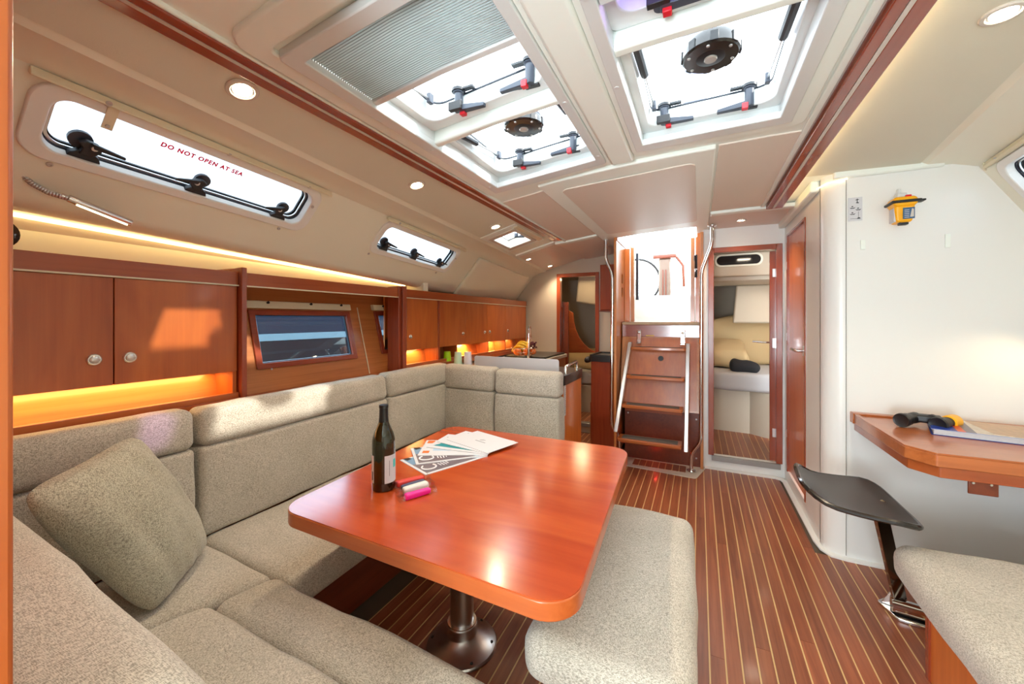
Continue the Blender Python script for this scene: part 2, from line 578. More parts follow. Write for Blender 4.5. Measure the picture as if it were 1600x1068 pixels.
def struct_empty(name, loc, label, cat):
    o = thing(name, loc, label, cat)
    o['kind'] = 'structure'
    return o

def copy_thing(root, loc, label=None):
    def cp(o, par):
        c = o.copy(); COL.objects.link(c)
        c.parent = par
        for ch in kids.get(o.name, []):
            cp(ch, c)
        return c
    kids = {}
    for o in COL.objects:
        if o.parent:
            kids.setdefault(o.parent.name, []).append(o)
    r = cp(root, None)
    r.location = loc
    if label: r['label'] = label
    return r

def interp(tab, x):
    if x <= tab[0][0]: return tab[0][1]
    for (a, b), (c, d) in zip(tab[:-1], tab[1:]):
        if x <= c:
            return b + (d - b) * (x - a) / (c - a)
    return tab[-1][1]

def linspace(a, b, n):
    return [a + (b - a) * i / (n - 1) for i in range(n)]

def frame_at(o, zdir, xdir=None):
    z = Vector(zdir).normalized()
    x = Vector(xdir) if xdir is not None else z.orthogonal()
    x = (x - z * x.dot(z)).normalized()
    y = z.cross(x)
    R = Matrix((x, y, z)).transposed().to_4x4()
    return Matrix.Translation(Vector(o)) @ R

def text_part(name, body, mat, T, size, depth=0.0006, parent=None, spacing=1.0):
    cu = bpy.data.curves.new(name, 'FONT')
    cu.body = body; cu.size = size; cu.extrude = depth; cu.align_x = 'CENTER'; cu.align_y = 'CENTER'
    cu.space_character = spacing
    cu.offset = size * 0.045
    to = bpy.data.objects.new(name, cu)
    COL.objects.link(to)
    dg = bpy.context.evaluated_depsgraph_get()
    me = bpy.data.meshes.new_from_object(to.evaluated_get(dg))
    bpy.data.objects.remove(to)
    off = world_of(parent)
    me.transform(Matrix.Translation(-off) @ T)
    me.materials.clear()
    me.materials.append(M[mat])
    o = bpy.data.objects.new(name, me)
    COL.objects.link(o)
    if parent is not None:
        o.parent = parent
    return o

# ================================================================== STRUCTURE
ZC = [(-1.2, 1.985), (-1.0, 2.005), (-0.7, 2.045), (-0.4, 2.068), (-0.1, 2.080), (0.3, 2.085), (0.52, 2.082)]
def zc(x): return interp(ZC, x)
def cfn(u, v, w): return (u, v, zc(u) + w)

# floor: base slab and individual planks with holly inlay between them
fl = MB().box(-2.3, 1.9, -1.6, 6.3, -0.06, -0.012).build('floor', 'gap')
struct(fl)
PITCH = (0.697 - 0.037) / 12.0
xs0 = 0.037 - 24 * PITCH
plank_mesh = {}
strip_mesh = None
def near_edge(x):
    return 0.25
def far_edge(x):
    if x > 0.99: return 1.2
    if x > 0.60: return 2.69
    if x > 0.02: return 3.83
    if x > -0.64: return 3.79
    return 4.38
ki = 0
for i in range(0, 46):
    xa = xs0 + i * PITCH
    if xa > 1.5: break
    y0, y1 = near_edge(xa), far_edge(xa + PITCH * 0.5)
    cuts = [y0]
    y = y0 + 0.5 + 1.3 * ((i * 37 % 11) / 11.0)
    while y < y1 - 0.3:
        cuts.append(y); y += 1.55 + 0.5 * ((i * 53 % 7) / 7.0)
    cuts.append(y1)
    for a, b in zip(cuts[:-1], cuts[1:]):
        m = MB().box(xa + 0.0032, xa + PITCH - 0.0032, a + 0.0006, b - 0.0006, -0.012, 0.0)
        o = m.build('plank', 'plank', fl)
    m = MB().box(xa - 0.0027, xa + 0.0027, y0, y1, -0.012, -0.0008)
    m.build('inlay_strip', 'holly', fl)

# ceiling
ce = MB().plate(cfn, linspace(-1.17, -0.96, 3) + linspace(-0.80, -0.70, 2) + linspace(-0.60, -0.43, 2) + [-0.32, -0.225, -0.1, -0.02, 0.1, 0.2, 0.285, 0.40, 0.52],
                [-1.6, 0.10, 0.30, 0.70, 1.30, 1.80, 1.845, 3.59, 4.42], [(-0.96, -0.43, 0.70, 1.845), (-0.225, 0.285, 0.30, 1.80), (-0.70, -0.02, 3.59, 4.5)], 0, 0.09)
ceiling = struct(ce.build('ceiling', 'ceil', ang=50))
# mouldings: platform round each skylight, centre beam, centre panel, taupe side panels
def mould(name, mat, rect, w0, w1, holes=None, bev=0.006, fn=cfn):
    m = MB()
    if holes:
        m.ring(fn, rect, holes, w0, w1)
    else:
        x0, x1 = rect[0], rect[1]
        m.slab(fn, rect, w0, w1)
    o = m.build(name, mat, ceiling, bevel=bev)
    return o
def rslab_grid(fn, rect, w0, w1, nx=8):
    """camber following slab with square corners"""
    return MB().plate(fn, linspace(rect[0], rect[1], nx), [rect[2], rect[3]], [], w0, w1)
mould('skylight_moulding', 'ceil', (-1.055, -0.385, 0.56, 1.945, 0.05), -0.014, 0.01, (-1.0, -0.40, 0.64, 1.885, 0.02))
mould('skylight_moulding', 'ceil', (-0.275, 0.375, 0.10, 1.90, 0.05), -0.014, 0.01, (-0.255, 0.325, 0.24, 1.835, 0.02))
rslab_grid(cfn, (-0.385, -0.275, -0.3, 1.93), -0.024, 0.01, 3).build('ceiling_beam', 'ceil', ceiling, bevel=0.012, seg=3)
rslab_grid(cfn, (-1.06, -0.80, 2.08, 3.33), -0.006, 0.01, 4).build('ceiling_panel', 'panel', ceiling, bevel=0.003)
rslab_grid(cfn, (-0.79, 0.07, 1.97, 3.58), -0.020, 0.01, 9).build('centre_moulding', 'ceil', ceiling, bevel=0.008, seg=3)
MB().slab(lambda u, v, w: (u, v, zc(-0.35) + (zc(u) - zc(-0.35)) + w), (-0.70, -0.015, 2.10, 3.36, 0.04), -0.025, -0.018).build('centre_panel', 'panel', ceiling, bevel=0.002)
rslab_grid(cfn, (0.08, 0.40, 1.98, 3.16), -0.006, 0.01, 4).build('ceiling_panel', 'panel', ceiling, bevel=0.003)
rslab_grid(cfn, (0.075, 0.64, 3.20, 3.27), -0.020, 0.01, 6).build('ceiling_rib', 'ceil', ceiling, bevel=0.008)
rslab_grid(cfn, (0.075, 0.64, 3.27, 3.83), -0.004, 0.01, 6).build('ceiling_panel', 'panel', ceiling, bevel=0.002)
rslab_grid(cfn, (-1.17, -0.80, 3.42, 4.39), -0.006, 0.01, 4).build('ceiling_panel', 'panel', ceiling, bevel=0.002)
# longitudinal grooves of the ceiling beside the skylights
rslab_grid(cfn, (-1.085, -1.065, -0.5, 3.36), -0.012, 0.01, 2).build('ceiling_bead', 'ceil', ceiling, bevel=0.004)
rslab_grid(cfn, (0.385, 0.41, -0.5, 3.18), -0.012, 0.01, 2).build('ceiling_bead', 'ceil', ceiling, bevel=0.004)

# left coachroof liner: cross-section (X, Z, dX/dY, dZ/dY) at Y = 0.4
PL = [(-1.17, 2.003, 0, 0), (-1.325, 1.953, -0.08, -0.017), (-1.345, 1.940, -0.08, -0.02), (-1.42, 1.948, -0.08, -0.025),
      (-1.50, 1.930, -0.08, -0.03), (-1.775, 1.665, -0.08, -0.045), (-1.798, 1.648, -0.08, -0.045), (-1.85, 1.638, -0.075, -0.045),
      (-2.04, 1.655, -0.03, -0.040), (-2.11, 1.60, -0.03, -0.030), (-2.18, 1.495, -0.02, 0.0)]
PR = [(0.52, 2.100, 0, 0), (0.74, 2.095, 0.12, -0.004), (0.762, 2.082, 0.12, -0.004), (0.86, 2.082, 0.12, -0.006), (0.975, 2.055, 0.11, -0.006), (1.17, 1.77, 0.11, -0.02),
      (1.20, 1.74, 0.11, -0.02), (1.26, 1.73, 0.1, -0.02), (1.62, 1.72, 0.04, -0.02), (1.70, 1.40, 0.03, 0.0), (1.66, 0.0, 0.03, 0)]
def profpt(P, u, Y):
    i = max(0, min(len(P) - 2, int(math.floor(u))))
    t = u - i
    a, b = P[i], P[i + 1]
    d = Y - 0.4
    ax, az = a[0] + a[2] * d, a[1] + a[3] * d
    bx, bz = b[0] + b[2] * d, b[1] + b[3] * d
    return ax + (bx - ax) * t, az + (bz - az) * t
def proffn(P, sgn):
    def fn(u, v, w):
        x, z = profpt(P, u, v)
        e = 0.02
        x1, z1 = profpt(P, u + e, v); x0, z0 = profpt(P, u - e if u > e else u, v)
        d = Vector((x1 - x0, 0, z1 - z0)).normalized()
        nrm = Vector((d.z, 0, -d.x)) * sgn      # pointing into the cabin
        return (x + nrm.x * w, v, z + nrm.z * w)
    return fn
LF = proffn(PL, -1)
RF = proffn(PR, 1)
LW = math.hypot(0.275, 0.265)
def lwall(p, q, w): return LF(4 + p / LW, q, w)      # metres down the sloping side, Y, inward
RW = math.hypot(0.195, 0.285)
def rwall(p, q, w): return RF(4 + p / RW, q, w)
W1 = (0.046, 0.218, 0.405, 1.235)
W2 = (0.050, 0.216, 1.755, 2.585)
def lu(p): return 4 + p / LW
hl = [(lu(W1[0]), lu(W1[1]), W1[2], W1[3]), (lu(W2[0]), lu(W2[1]), W2[2], W2[3]), (0.28, 0.86, 2.66, 3.06)]
us = sorted(set([0, 0.28, 0.86, 1, 2, 3, 3.5, 4, lu(W1[0]), lu(W1[1]), 5, 6, 7, 8, 9, 10]))
lw = MB().plate(LF, us, [0.0, 0.405, 1.235, 1.5, 1.755, 2.585, 2.66, 3.06, 3.4, 4.42], hl, 0, -0.035)
lobj = struct(lw.build('wall_left', 'cream', ang=28))
# darker vinyl on the flat headliner band
MB().plate(LF, [0.0, 0.28, 0.86, 0.99], [0.0, 0.5, 1.0, 1.5, 2.0, 2.56, 2.66, 3.06, 3.15], [(0.28, 0.86, 2.66, 3.06)], 0.0005, 0.003).build('headliner_panel', 'liner', lobj)
MB().plate(LF, [0.03, 0.5, 1.0], [3.42, 3.8, 4.39], [], 0.001, 0.004).build('headliner_panel', 'panel', lobj)
MB().plate(LF, [0.0, 0.5, 1.0, 1.05], [3.33, 3.40], [], 0.0, 0.014).build('headliner_rib', 'ceil', lobj, bevel=0.005)
rslab_grid(cfn, (-1.17, -0.79, 3.335, 3.405), -0.020, 0.01, 5).build('ceiling_rib', 'ceil', ceiling, bevel=0.006)
# bulging locker fairing at the aft end of the side
MB().plate(LF, [4.05, 4.35, 4.8, 5.0, 5.9], [2.93, 3.0, 3.6, 4.15, 4.24], [], -0.005, 0.028).build('side_fairing', 'cream', lobj, bevel=0.02, seg=3)
# right side liner
rw = MB().plate(RF, [0, 1, 2, 3, 4, 4 + 0.06 / 0.3453, 4 + 0.22 / 0.3453, 5, 6, 7, 8, 9, 10], [-1.6, 0.5, 1.0, 1.74, 2.56, 2.69], [(4 + 0.06 / 0.3453, 4 + 0.22 / 0.3453, 1.74, 2.56)], 0, -0.035)
robj = struct(rw.build('wall_right', 'cream', ang=28))
MB().plate(RF, [0.0, 0.5, 0.99], [-0.5, 0.5, 1.5, 2.689], [], 0.0005, 0.003).build('headliner_panel', 'liner', robj)

# long cherry trims with a pale track, LED cove on their outboard side
def cherry_trim(n, xo, xi, z, y1, sgn):
    """xo outboard edge, xi inboard edge"""
    r = struct_empty('trim_%d' % n, (xo, 0.5, z), None, None)
    w = xi - xo
    y0 = -0.6
    a, b = xo, xo + w * 0.50
    MB().box(min(a, b), max(a, b), y0, y1, z, z + 0.035).build('wide_rail', 'red', r, bevel=0.003)
    a, b = xo + w * 0.50, xo + w * 0.64
    MB().box(min(a, b), max(a, b), y0, y1, z - 0.0005, z + 0.034).build('pale_track', 'trimw', r)
    a, b = xo + w * 0.64, xi
    MB().box(min(a, b), max(a, b), y0, y1, z, z + 0.035).build('narrow_rail', 'red', r, bevel=0.003)
    a, b = xo - sgn * 0.004, xo - sgn * 0.0005
    MB().box(min(a, b), max(a, b), y0, y1 - 0.02, z + 0.012, z + 0.021).build('led_strip', 'led2', r)
    MB().box(min(xo, xi) - 0.002, max(xo, xi) + 0.002, y1, y1 + 0.02, z, z + 0.03).build('end_cap', 'red', r, bevel=0.004)
    return r
cherry_trim(1, -1.160, -1.072, 1.980, 3.22, 1)
cherry_trim(2, 0.510, 0.418, 2.052, 3.16, -1)
# LED cove at the foot of the left side
def led_line(n, y0, y1, xoff=0.0, zoff=0.0):
    m = MB()
    N = 10
    pts = [(LF(8.0, y0 + (y1 - y0) * k / N, 0.006)[0] + xoff, y0 + (y1 - y0) * k / N, LF(8.0, y0 + (y1 - y0) * k / N, 0.006)[2] + zoff - 0.004) for k in range(N + 1)]
    m.tube(pts, 0.0055, n=6)
    return struct(m.build('trim_%d' % n, 'led'))
led_line(3, 0.2, 2.42)
led_line(4, 2.55, 4.1, 0, 0)
MB().box(-2.10, -1.93, 2.44, 2.50, 1.50, 1.60).build('cove_end_block', 'cream', lobj, bevel=0.006)

# walls
def xz(y0, y1):
    return lambda u, v, w: (u, y0 + (y1 - y0) * w, v)
nav = MB().prism([(0.72, 0), (1.80, 0), (1.80, 1.45), (1.46, 1.70), (1.235, 2.07), (1.0, 2.11), (0.72, 2.12)], 0, 1, xz(2.69, 2.73))
wn = struct(nav.build('wall_nav', 'wall'))
arc = [(0.72, 2.69)] + [(0.72 - 0.09 * math.sin(math.radians(a)), 2.78 - 0.09 * math.cos(math.radians(a))) for a in range(10, 91, 10)] + [(0.63, 2.80), (0.67, 2.80), (0.72, 2.73)]
MB().prism(arc, 0, 2.12).build('wall_corner', 'wall', wn)
MB().box(0.7185, 0.7200, 2.686, 2.692, 0.02, 2.08).build('seam', 'gap', wn)
def wallrun(name, mat, fn, us, vs, holes):
    return struct(MB().plate(fn, us, vs, holes, 0, 1).build(name, mat))
ws = wallrun('wall_side', 'wall', lambda u, v, w: (0.63 + 0.04 * w, u, v), [2.79, 3.13, 3.72, 3.86], [0, 0.10, 1.965, 2.12], [(3.13, 3.72, 0.10, 1.965)])
wa = wallrun('wall_aft', 'wall', lambda u, v, w: (u, 3.82 + 0.04 * w, v), [0.035, 0.10, 0.59, 0.66], [0, 0.12, 1.91, 2.12], [(0.10, 0.59, 0.12, 1.91)])
wg = wallrun('wall_galley', 'cabin', lambda u, v, w: (u, 4.40 + 0.04 * w, v), [-2.3, -1.50, -1.03, -0.66], [0, 0.11, 1.82, 2.10], [(-1.50, -1.03, 0.11, 1.82)])
MB().box(0.515, 0.70, 2.60, 3.86, 2.098, 2.13).build('ceiling_infill', 'ceil', ceiling)
# cove light above the nav corner
MB().tube([(0.600, 3.25, 2.052), (0.602, 2.86, 2.052), (0.64, 2.71, 2.052), (0.72, 2.668, 2.052)], 0.003, n=6).build('led_strip', emitter('warm_led_corner', (1.0, 0.72, 0.38, 1), 3.0), wn)
MB().box(0.585, 0.63, 2.80, 3.82, 2.035, 2.10).build('cornice', 'ceil', ws, bevel=0.01)
MB().box(0.66, 1.10, 2.66, 2.69, 2.058, 2.10).build('cornice', 'ceil', wn, bevel=0.01)

# white waterway trim at the edge of the floor, as short boards
def floor_trim(n, pts, wd=0.028, h=0.014, mat='wall'):
    m = MB()
    pts = [Vector((p[0], p[1], 0)) for p in pts]
    L, Rr = [], []
    for i, p in enumerate(pts):
        a = pts[max(i - 1, 0)]; b = pts[min(i + 1, len(pts) - 1)]
        t = (b - a).normalized(); nn = Vector((t.y, -t.x, 0))
        L.append(p); Rr.append(p + nn * wd)
    vs, fs = [], []
    for l_, r_ in zip(L, Rr):
        vs += [(l_.x, l_.y, 0), (r_.x, r_.y, 0), (r_.x, r_.y, h), (l_.x, l_.y, h * 0.6)]
    k = len(L)
    for i in range(k - 1):
        a, b = i * 4, i * 4 + 4
        fs += [(a, b, b + 1, a + 1), (a + 1, b + 1, b + 2, a + 2), (a + 2, b + 2, b + 3, a + 3), (a + 3, b + 3, b, a)]
    fs += [(0, 1, 2, 3), ((k - 1) * 4 + 3, (k - 1) * 4 + 2, (k - 1) * 4 + 1, (k - 1) * 4)]
    m.add(vs, fs)
    return struct(m.build('trim_%d' % n, mat))
floor_trim(5, [(0.045, 3.79), (0.56, 3.78), (0.588, 3.765), (0.60, 3.73), (0.600, 3.3), (0.602, 2.82), (0.615, 2.73), (0.65, 2.675), (0.72, 2.662), (1.6, 2.655)], -0.034)
floor_trim(6, [(-1.395, 0.80), (-1.395, 1.96)], -0.032, 0.03)

# -------------------------------------------------- bulkhead post in the foreground
fb = MB().box(-2.2, -0.566, 0.096, 0.126, 0, 2.0).build('wall_forward', wood('post_cherry', srgb(164, 76, 26), srgb(188, 94, 36), srgb(200, 108, 44), axis='z', rough=0.4, coat=0.2), bevel=0.004)
struct(fb)
# bow end of the saloon behind the camera, opening added for fill light
wb = struct(MB().plate(lambda u, v, w: (u, -1.62 + 0.04 * w, v), [-2.2, -0.6, 0.1, 1.8], [0, 0.6, 1.95, 2.1], [(-0.6, 0.1, 0.6, 1.95)], 0, 1).build('wall_bow', 'wall'))

# -------------------------------------------------- skylights
def hatch_handle(parent, x, y, z, side, s=1.3):
    """clamp post with lever and red release button; side=+1 lever to +X"""
    h = MB(frame_at((x, y, z), (0, 0, -1), (side, 0, 0)))
    h.lathe([(0.016 * s, -0.012), (0.016 * s, 0), (0.012 * s, 0.004), (0.0125 * s, 0.045 * s), (0.011 * s, 0.052 * s), (0, 0.052 * s)], 14)
    p = h.build('clamp_handle', 'greyp', parent)
    b = MB(frame_at((x, y, z), (0, 0, -1), (side, 0, 0)))
    b.add(*_lever(s))
    b.build('lever', 'greyp', p, bevel=0.002)
    c = MB(frame_at((x, y, z), (0, 0, -1), (side, 0, 0))).lathe([(0.02 * s, -0.014), (0.02 * s, -0.004), (0, -0.004)], 16)
    c.add(*_box(-0.02 * s, 0.05 * s, -0.008 * s, 0.008 * s, -0.014, -0.007))
    c.build('clamp_cap', 'dgrey', p)
    r = MB(frame_at((x, y, z), (0, 0, -1), (side, 0, 0)))
    r.add(*_box(0.004 * s, 0.02 * s, -0.014 * s, 0.002 * s, 0.044 * s, 0.062 * s))
    r.build('release_button', 'redp', p, bevel=0.002)
    q = MB(frame_at((x, y, z), (0, 0, -1), (side, 0, 0)))
    q.add(*_box(-0.022 * s, 0.018 * s, 0.006 * s, 0.02 * s, 0.03 * s, 0.054 * s))
    q.build('clamp_base', 'black', p, bevel=0.002)
    return p
def _box(x0, x1, y0, y1, z0, z1):
    m = MB().box(x0, x1, y0, y1, z0, z1)
    return m.v, m.f
def _lever(s):
    m = MB()
    m.hexa([(0.0, -0.011 * s, 0.036 * s), (0.085 * s, -0.007 * s, 0.046 * s), (0.085 * s, 0.007 * s, 0.046 * s), (0.0, 0.011 * s, 0.036 * s),
            (0.0, -0.011 * s, 0.054 * s), (0.085 * s, -0.007 * s, 0.056 * s), (0.085 * s, 0.007 * s, 0.056 * s), (0.0, 0.011 * s, 0.054 * s)])
    return m.v, m.f
def gas_strut(parent, a, b, thick=0.011):
    a, b = Vector(a), Vector(b)
    k = a.lerp(b, 0.45)
    s = MB().tube([a, k], thick, 10).build('strut_cylinder', 'dgrey', parent)
    MB().tube([k, b], 0.0035, 8).build('strut_rod', 'alu', s)
    MB().box(b.x - 0.008, b.x + 0.008, b.y - 0.012, b.y + 0.012, b.z - 0.016, b.z + 0.02).build('strut_bracket', 'greyp', s, bevel=0.002)
def roof_vent(parent, x, y, z, r):
    v = MB(Matrix.Translation((x, y, z)))
    v.lathe([(r * 0.93, -0.014), (r, -0.008), (r, 0.006), (r * 0.97, 0.028), (r * 0.9, 0.036), (0, 0.036)], 28)
    p = v.build('roof_vent', 'gloss', parent)
    MB(Matrix.Translation((x, y, z))).lathe([(r * 0.45, -0.0155), (r * 0.50, -0.014), (r * 0.50, -0.012), (0, -0.012)], 24).build('vent_hub', 'black', p)
    MB(Matrix.Translation((x, y, z))).lathe([(0, -0.022), (r * 0.20, -0.0215), (r * 0.23, -0.019), (r * 0.23, -0.012), (0, -0.012)], 20).build('vent_button', 'knob', p)
    for k in range(6):
        a = k * PI / 3 + 0.4
        MB(Matrix.Translation((x + r * 0.8 * math.cos(a), y + r * 0.8 * math.sin(a), z))).lathe([(0, -0.018), (0.005, -0.017), (0.006, -0.013), (0, -0.013)], 8).build('vent_screw', 'knob', p)
    for k in range(8):
        a = k * PI / 4 + 0.1
        X = Matrix.Translation((x, y, z)) @ Matrix.Rotation(a, 4, 'Z')
        MB(X).box(r * 0.955, r * 1.03, -0.012, 0.012, -0.012, 0.02).build('vent_clip', 'black', p, bevel=0.002)
    return p
def skylight(n, surround, trunk, bar, lights, label, glass=None):
    """surround frame, dividing bar, trunk walls, and one light (opening) per entry"""
    u0, u1, v0, v1 = surround
    zc0 = zc((u0 + u1) / 2)
    root = struct_empty('window_%d' % n, ((u0 + u1) / 2, (v0 + v1) / 2, zc0), label, 'skylight')
    MB().ring(cfn, (u0, u1, v0, v1, 0.012), (trunk[0] + 0.006, trunk[1] - 0.006, trunk[2] + 0.006, trunk[3] - 0.03, 0.006), -0.024, 0.004).build('surround_frame', 'white', root, bevel=0.004)
    MB().ring(cfn, (trunk[0] - 0.01, trunk[1] + 0.01, trunk[2] - 0.01, trunk[3] + 0.01, 0.01), (trunk[0] + 0.005, trunk[1] - 0.005, trunk[2] + 0.005, trunk[3] - 0.005, 0.008), -0.022, 0.115).build('trunk_wall', 'white', root)
    MB().plate(cfn, [trunk[0], trunk[1]], [trunk[3] - 0.026, trunk[3] - 0.014], [], -0.0215, -0.012).build('blind_slot', 'black', root)
    MB().plate(cfn, linspace(trunk[0], trunk[1], 5), [bar[0], bar[1]], [], -0.014, 0.10).build('dividing_bar', 'ceil', root, bevel=0.01, seg=3)
    for (g, tint) in lights:
        a0, a1, b0, b1 = g
        MB().ring(cfn, (a0 + 0.002, a1 - 0.002, b0 + 0.002, b1 - 0.002, 0.02), (a0 + 0.035, a1 - 0.03, b0 + 0.035, b1 - 0.055, 0.045), 0.035, 0.10,
                  inner2=(a0 + 0.045, a1 - 0.04, b0 + 0.04, b1 - 0.045, 0.05)).build('coaming', 'white', root, bevel=0.004)
        MB().ring(cfn, (a0 + 0.03, a1 - 0.025, b0 + 0.03, b1 - 0.03, 0.055), (a0 + 0.046, a1 - 0.041, b0 + 0.041, b1 - 0.046, 0.05), 0.101, 0.106).build('gasket', 'gasket', root)
        MB().slab(cfn, (a0 + 0.025, a1 - 0.02, b0 + 0.025, b1 - 0.025, 0.055), 0.107, 0.117).build('acrylic_lid', tint, root)
    return root
sk1 = skylight(1, (-1.0, -0.40, 0.66, 1.885), (-0.96, -0.43, 0.70, 1.845), (1.275, 1.31),
               [((-0.96, -0.43, 0.70, 1.275), 'pane'), ((-0.96, -0.43, 1.31, 1.845), 'pane')], 'left skylight in a white frame, half covered by a pleated blind')
sk2 = skylight(2, (-0.255, 0.325, 0.26, 1.835), (-0.225, 0.285, 0.30, 1.80), (1.125, 1.165),
               [((-0.225, 0.285, 0.30, 1.125), 'panepurple'), ((-0.225, 0.285, 1.165, 1.80), 'pane')], 'right skylight in a white frame with two gas struts at its vent')
hatch_handle(sk1, -0.80, 1.215, zc(-0.8) + 0.100, 1)
hatch_handle(sk1, -0.515, 1.215, zc(-0.5) + 0.100, -1)
hatch_handle(sk1, -0.81, 1.785, zc(-0.8) + 0.100, 1)
hatch_handle(sk1, -0.535, 1.785, zc(-0.5) + 0.100, -1)
hatch_handle(sk2, -0.09, 1.07, zc(-0.1) + 0.09, 1, 1.4)
hatch_handle(sk2, -0.13, 1.745, zc(-0.1) + 0.100, 1)
hatch_handle(sk2, 0.175, 1.745, zc(0.2) + 0.100, -1)
roof_vent(sk1, -0.69, 1.56, zc(-0.68) + 0.098, 0.086)
roof_vent(sk2, 0.035, 1.455, zc(0.03) + 0.098, 0.088)
gas_strut(sk1, (-0.905, 1.34, zc(-0.9) + 0.050), (-0.895, 1.72, zc(-0.9) + 0.092), 0.013)
gas_strut(sk1, (-0.480, 1.34, zc(-0.45) + 0.050), (-0.485, 1.72, zc(-0.45) + 0.092), 0.013)
gas_strut(sk1, (-0.905, 0.80, zc(-0.9) + 0.055), (-0.895, 1.17, zc(-0.9) + 0.092), 0.010)
gas_strut(sk2, (-0.172, 1.195, zc(-0.2) + 0.050), (-0.165, 1.69, zc(-0.2) + 0.092), 0.014)
gas_strut(sk2, (0.232, 1.195, zc(0.25) + 0.050), (0.226, 1.69, zc(0.25) + 0.092), 0.014)
for (sk, x, y) in ((sk1, -0.98, 1.29), (sk1, -0.417, 1.29), (sk2, -0.241, 1.29), (sk2, -0.241, 0.9), (sk1, -0.98, 1.78), (sk1, -0.417, 1.78)):
    MB(frame_at((x, y, zc(x) - 0.0235), (0, 0, -1))).lathe([(0.008, 0), (0.007, 0.002), (0, 0.003)], 10).build('cover_cap', 'white', sk)

# pleated blind drawn over the near half of the left skylight
bl = thing('pleated_blind', (-0.695, 0.83, 2.03), 'silver grey pleated blind drawn half across the left skylight', 'blind')
m = MB()
N = 34
y0b, y1b = 0.69, 0.945
for k in range(N):
    ya = y0b + (y1b - y0b) * k / N; yb = y0b + (y1b - y0b) * (k + 1) / N; ym = (ya + yb) / 2
    for (p, q, wa_, wb_) in ((ya, ym, 0.0, -0.009), (ym, yb, -0.009, 0.0)):
        vs = []
        for x in (-0.952, -0.695, -0.438):
            vs += [(x, p, zc(x) + 0.004 + wa_), (x, q, zc(x) + 0.004 + wb_)]
        vs += [(v[0], v[1], v[2] + 0.0012) for v in vs]
        m.add(vs, [(0, 2, 3, 1), (2, 4, 5, 3), (6, 7, 9, 8), (8, 9, 11, 10), (0, 1, 7, 6), (4, 10, 11, 5), (0, 6, 8, 2), (2, 8, 10, 4), (1, 3, 9, 7), (3, 5, 11, 9)])
pl = m.build('pleated_cloth', 'pleat', bl, ang=10)
pl['kind'] = 'stuff'
m = MB()
for k in range(N):
    ya = y0b + (y1b - y0b) * (k + 0.5) / N
    m.tube([(-0.952, ya, zc(-0.952) - 0.0054), (-0.695, ya, zc(-0.695) - 0.0054), (-0.438, ya, zc(-0.438) - 0.0054)], 0.0010, 4)
pc_ = m.build('crease_shade', plain('crease_shade_grey', srgb(168, 176, 176), 0.8), bl)  # thin grey lines stand in for the shade in the pleat folds
pc_['kind'] = 'stuff'
MB().plate(cfn, [-0.953, -0.695, -0.437], [y1b, y1b + 0.024], [], -0.012, 0.008).build('bottom_rail', 'white', bl, bevel=0.003)

b2 = thing('pleated_blind', (0.03, 0.6, 2.08), 'white pleated blind over the near part of the right skylight at the top edge', 'blind')
m = MB()
for k in range(90):
    ya = 0.31 + 0.62 * k / 90; yb = ya + 0.62 / 90; ym = (ya + yb) / 2
    for (p, q, wa_, wb_) in ((ya, ym, 0.0, -0.0045), (ym, yb, -0.0045, 0.0)):
        vs = []
        for x in (-0.218, 0.278):
            vs += [(x, p, zc(x) + 0.004 + wa_), (x, q, zc(x) + 0.004 + wb_)]
        vs += [(v[0], v[1], v[2] + 0.0012) for v in vs]
        m.add(vs, [(0, 2, 3, 1), (4, 5, 7, 6), (0, 1, 5, 4), (2, 6, 7, 3), (0, 4, 6, 2), (1, 3, 7, 5)])
p2_ = m.build('pleated_cloth', 'pleat', b2, ang=10)
p2_['kind'] = 'stuff'
MB().plate(cfn, [-0.218, 0.03, 0.278], [0.93, 0.954], [], -0.012, 0.008).build('bottom_rail', 'white', b2, bevel=0.003)

# small skylight in the left headliner
sk3 = struct_empty('window_3', LF(0.57, 2.86, 0), 'small square skylight in the left headliner', 'skylight')
def sm(p, q, w): return LF(p, q, w)
MB().ring(sm, (0.10, 1.0, 2.56, 3.16, 0.01), (0.27, 0.85, 2.67, 3.05, 0.01), 0.0, 0.010).build('surround_frame', 'ceil', sk3, bevel=0.004)
MB().ring(sm, (0.22, 0.90, 2.63, 3.09, 0.01), (0.29, 0.83, 2.69, 3.03, 0.01), -0.06, 0.016).build('inner_frame', 'trimw', sk3, bevel=0.003)
MB().slab(sm, (0.26, 0.87, 2.65, 3.07, 0.01), -0.066, -0.060).build('acrylic_lid', 'pane', sk3)
MB().ring(sm, (0.27, 0.86, 2.66, 3.06, 0.01), (0.31, 0.82, 2.70, 3.02, 0.01), -0.059, -0.054).build('gasket', 'gasket', sk3)
c = Vector(LF(0.5, 2.92, -0.05))
MB(frame_at(c, (0, 0, -1), (1, 0.3, 0))).lathe([(0.018, 0), (0.018, 0.03), (0, 0.03)], 12).build('clamp_handle', 'greyp', sk3)
MB(frame_at(c, (0, 0, -1), (1, 0.3, 0))).box(-0.01, 0.07, -0.01, 0.01, 0.022, 0.035).build('lever', 'dgrey', sk3, bevel=0.002)
# blinded rail beside it
MB().plate(sm, [0.10, 0.20], [2.60, 3.12], [], 0.008, 0.018).build('blind_rail', 'beigerail', sk3, bevel=0.003)

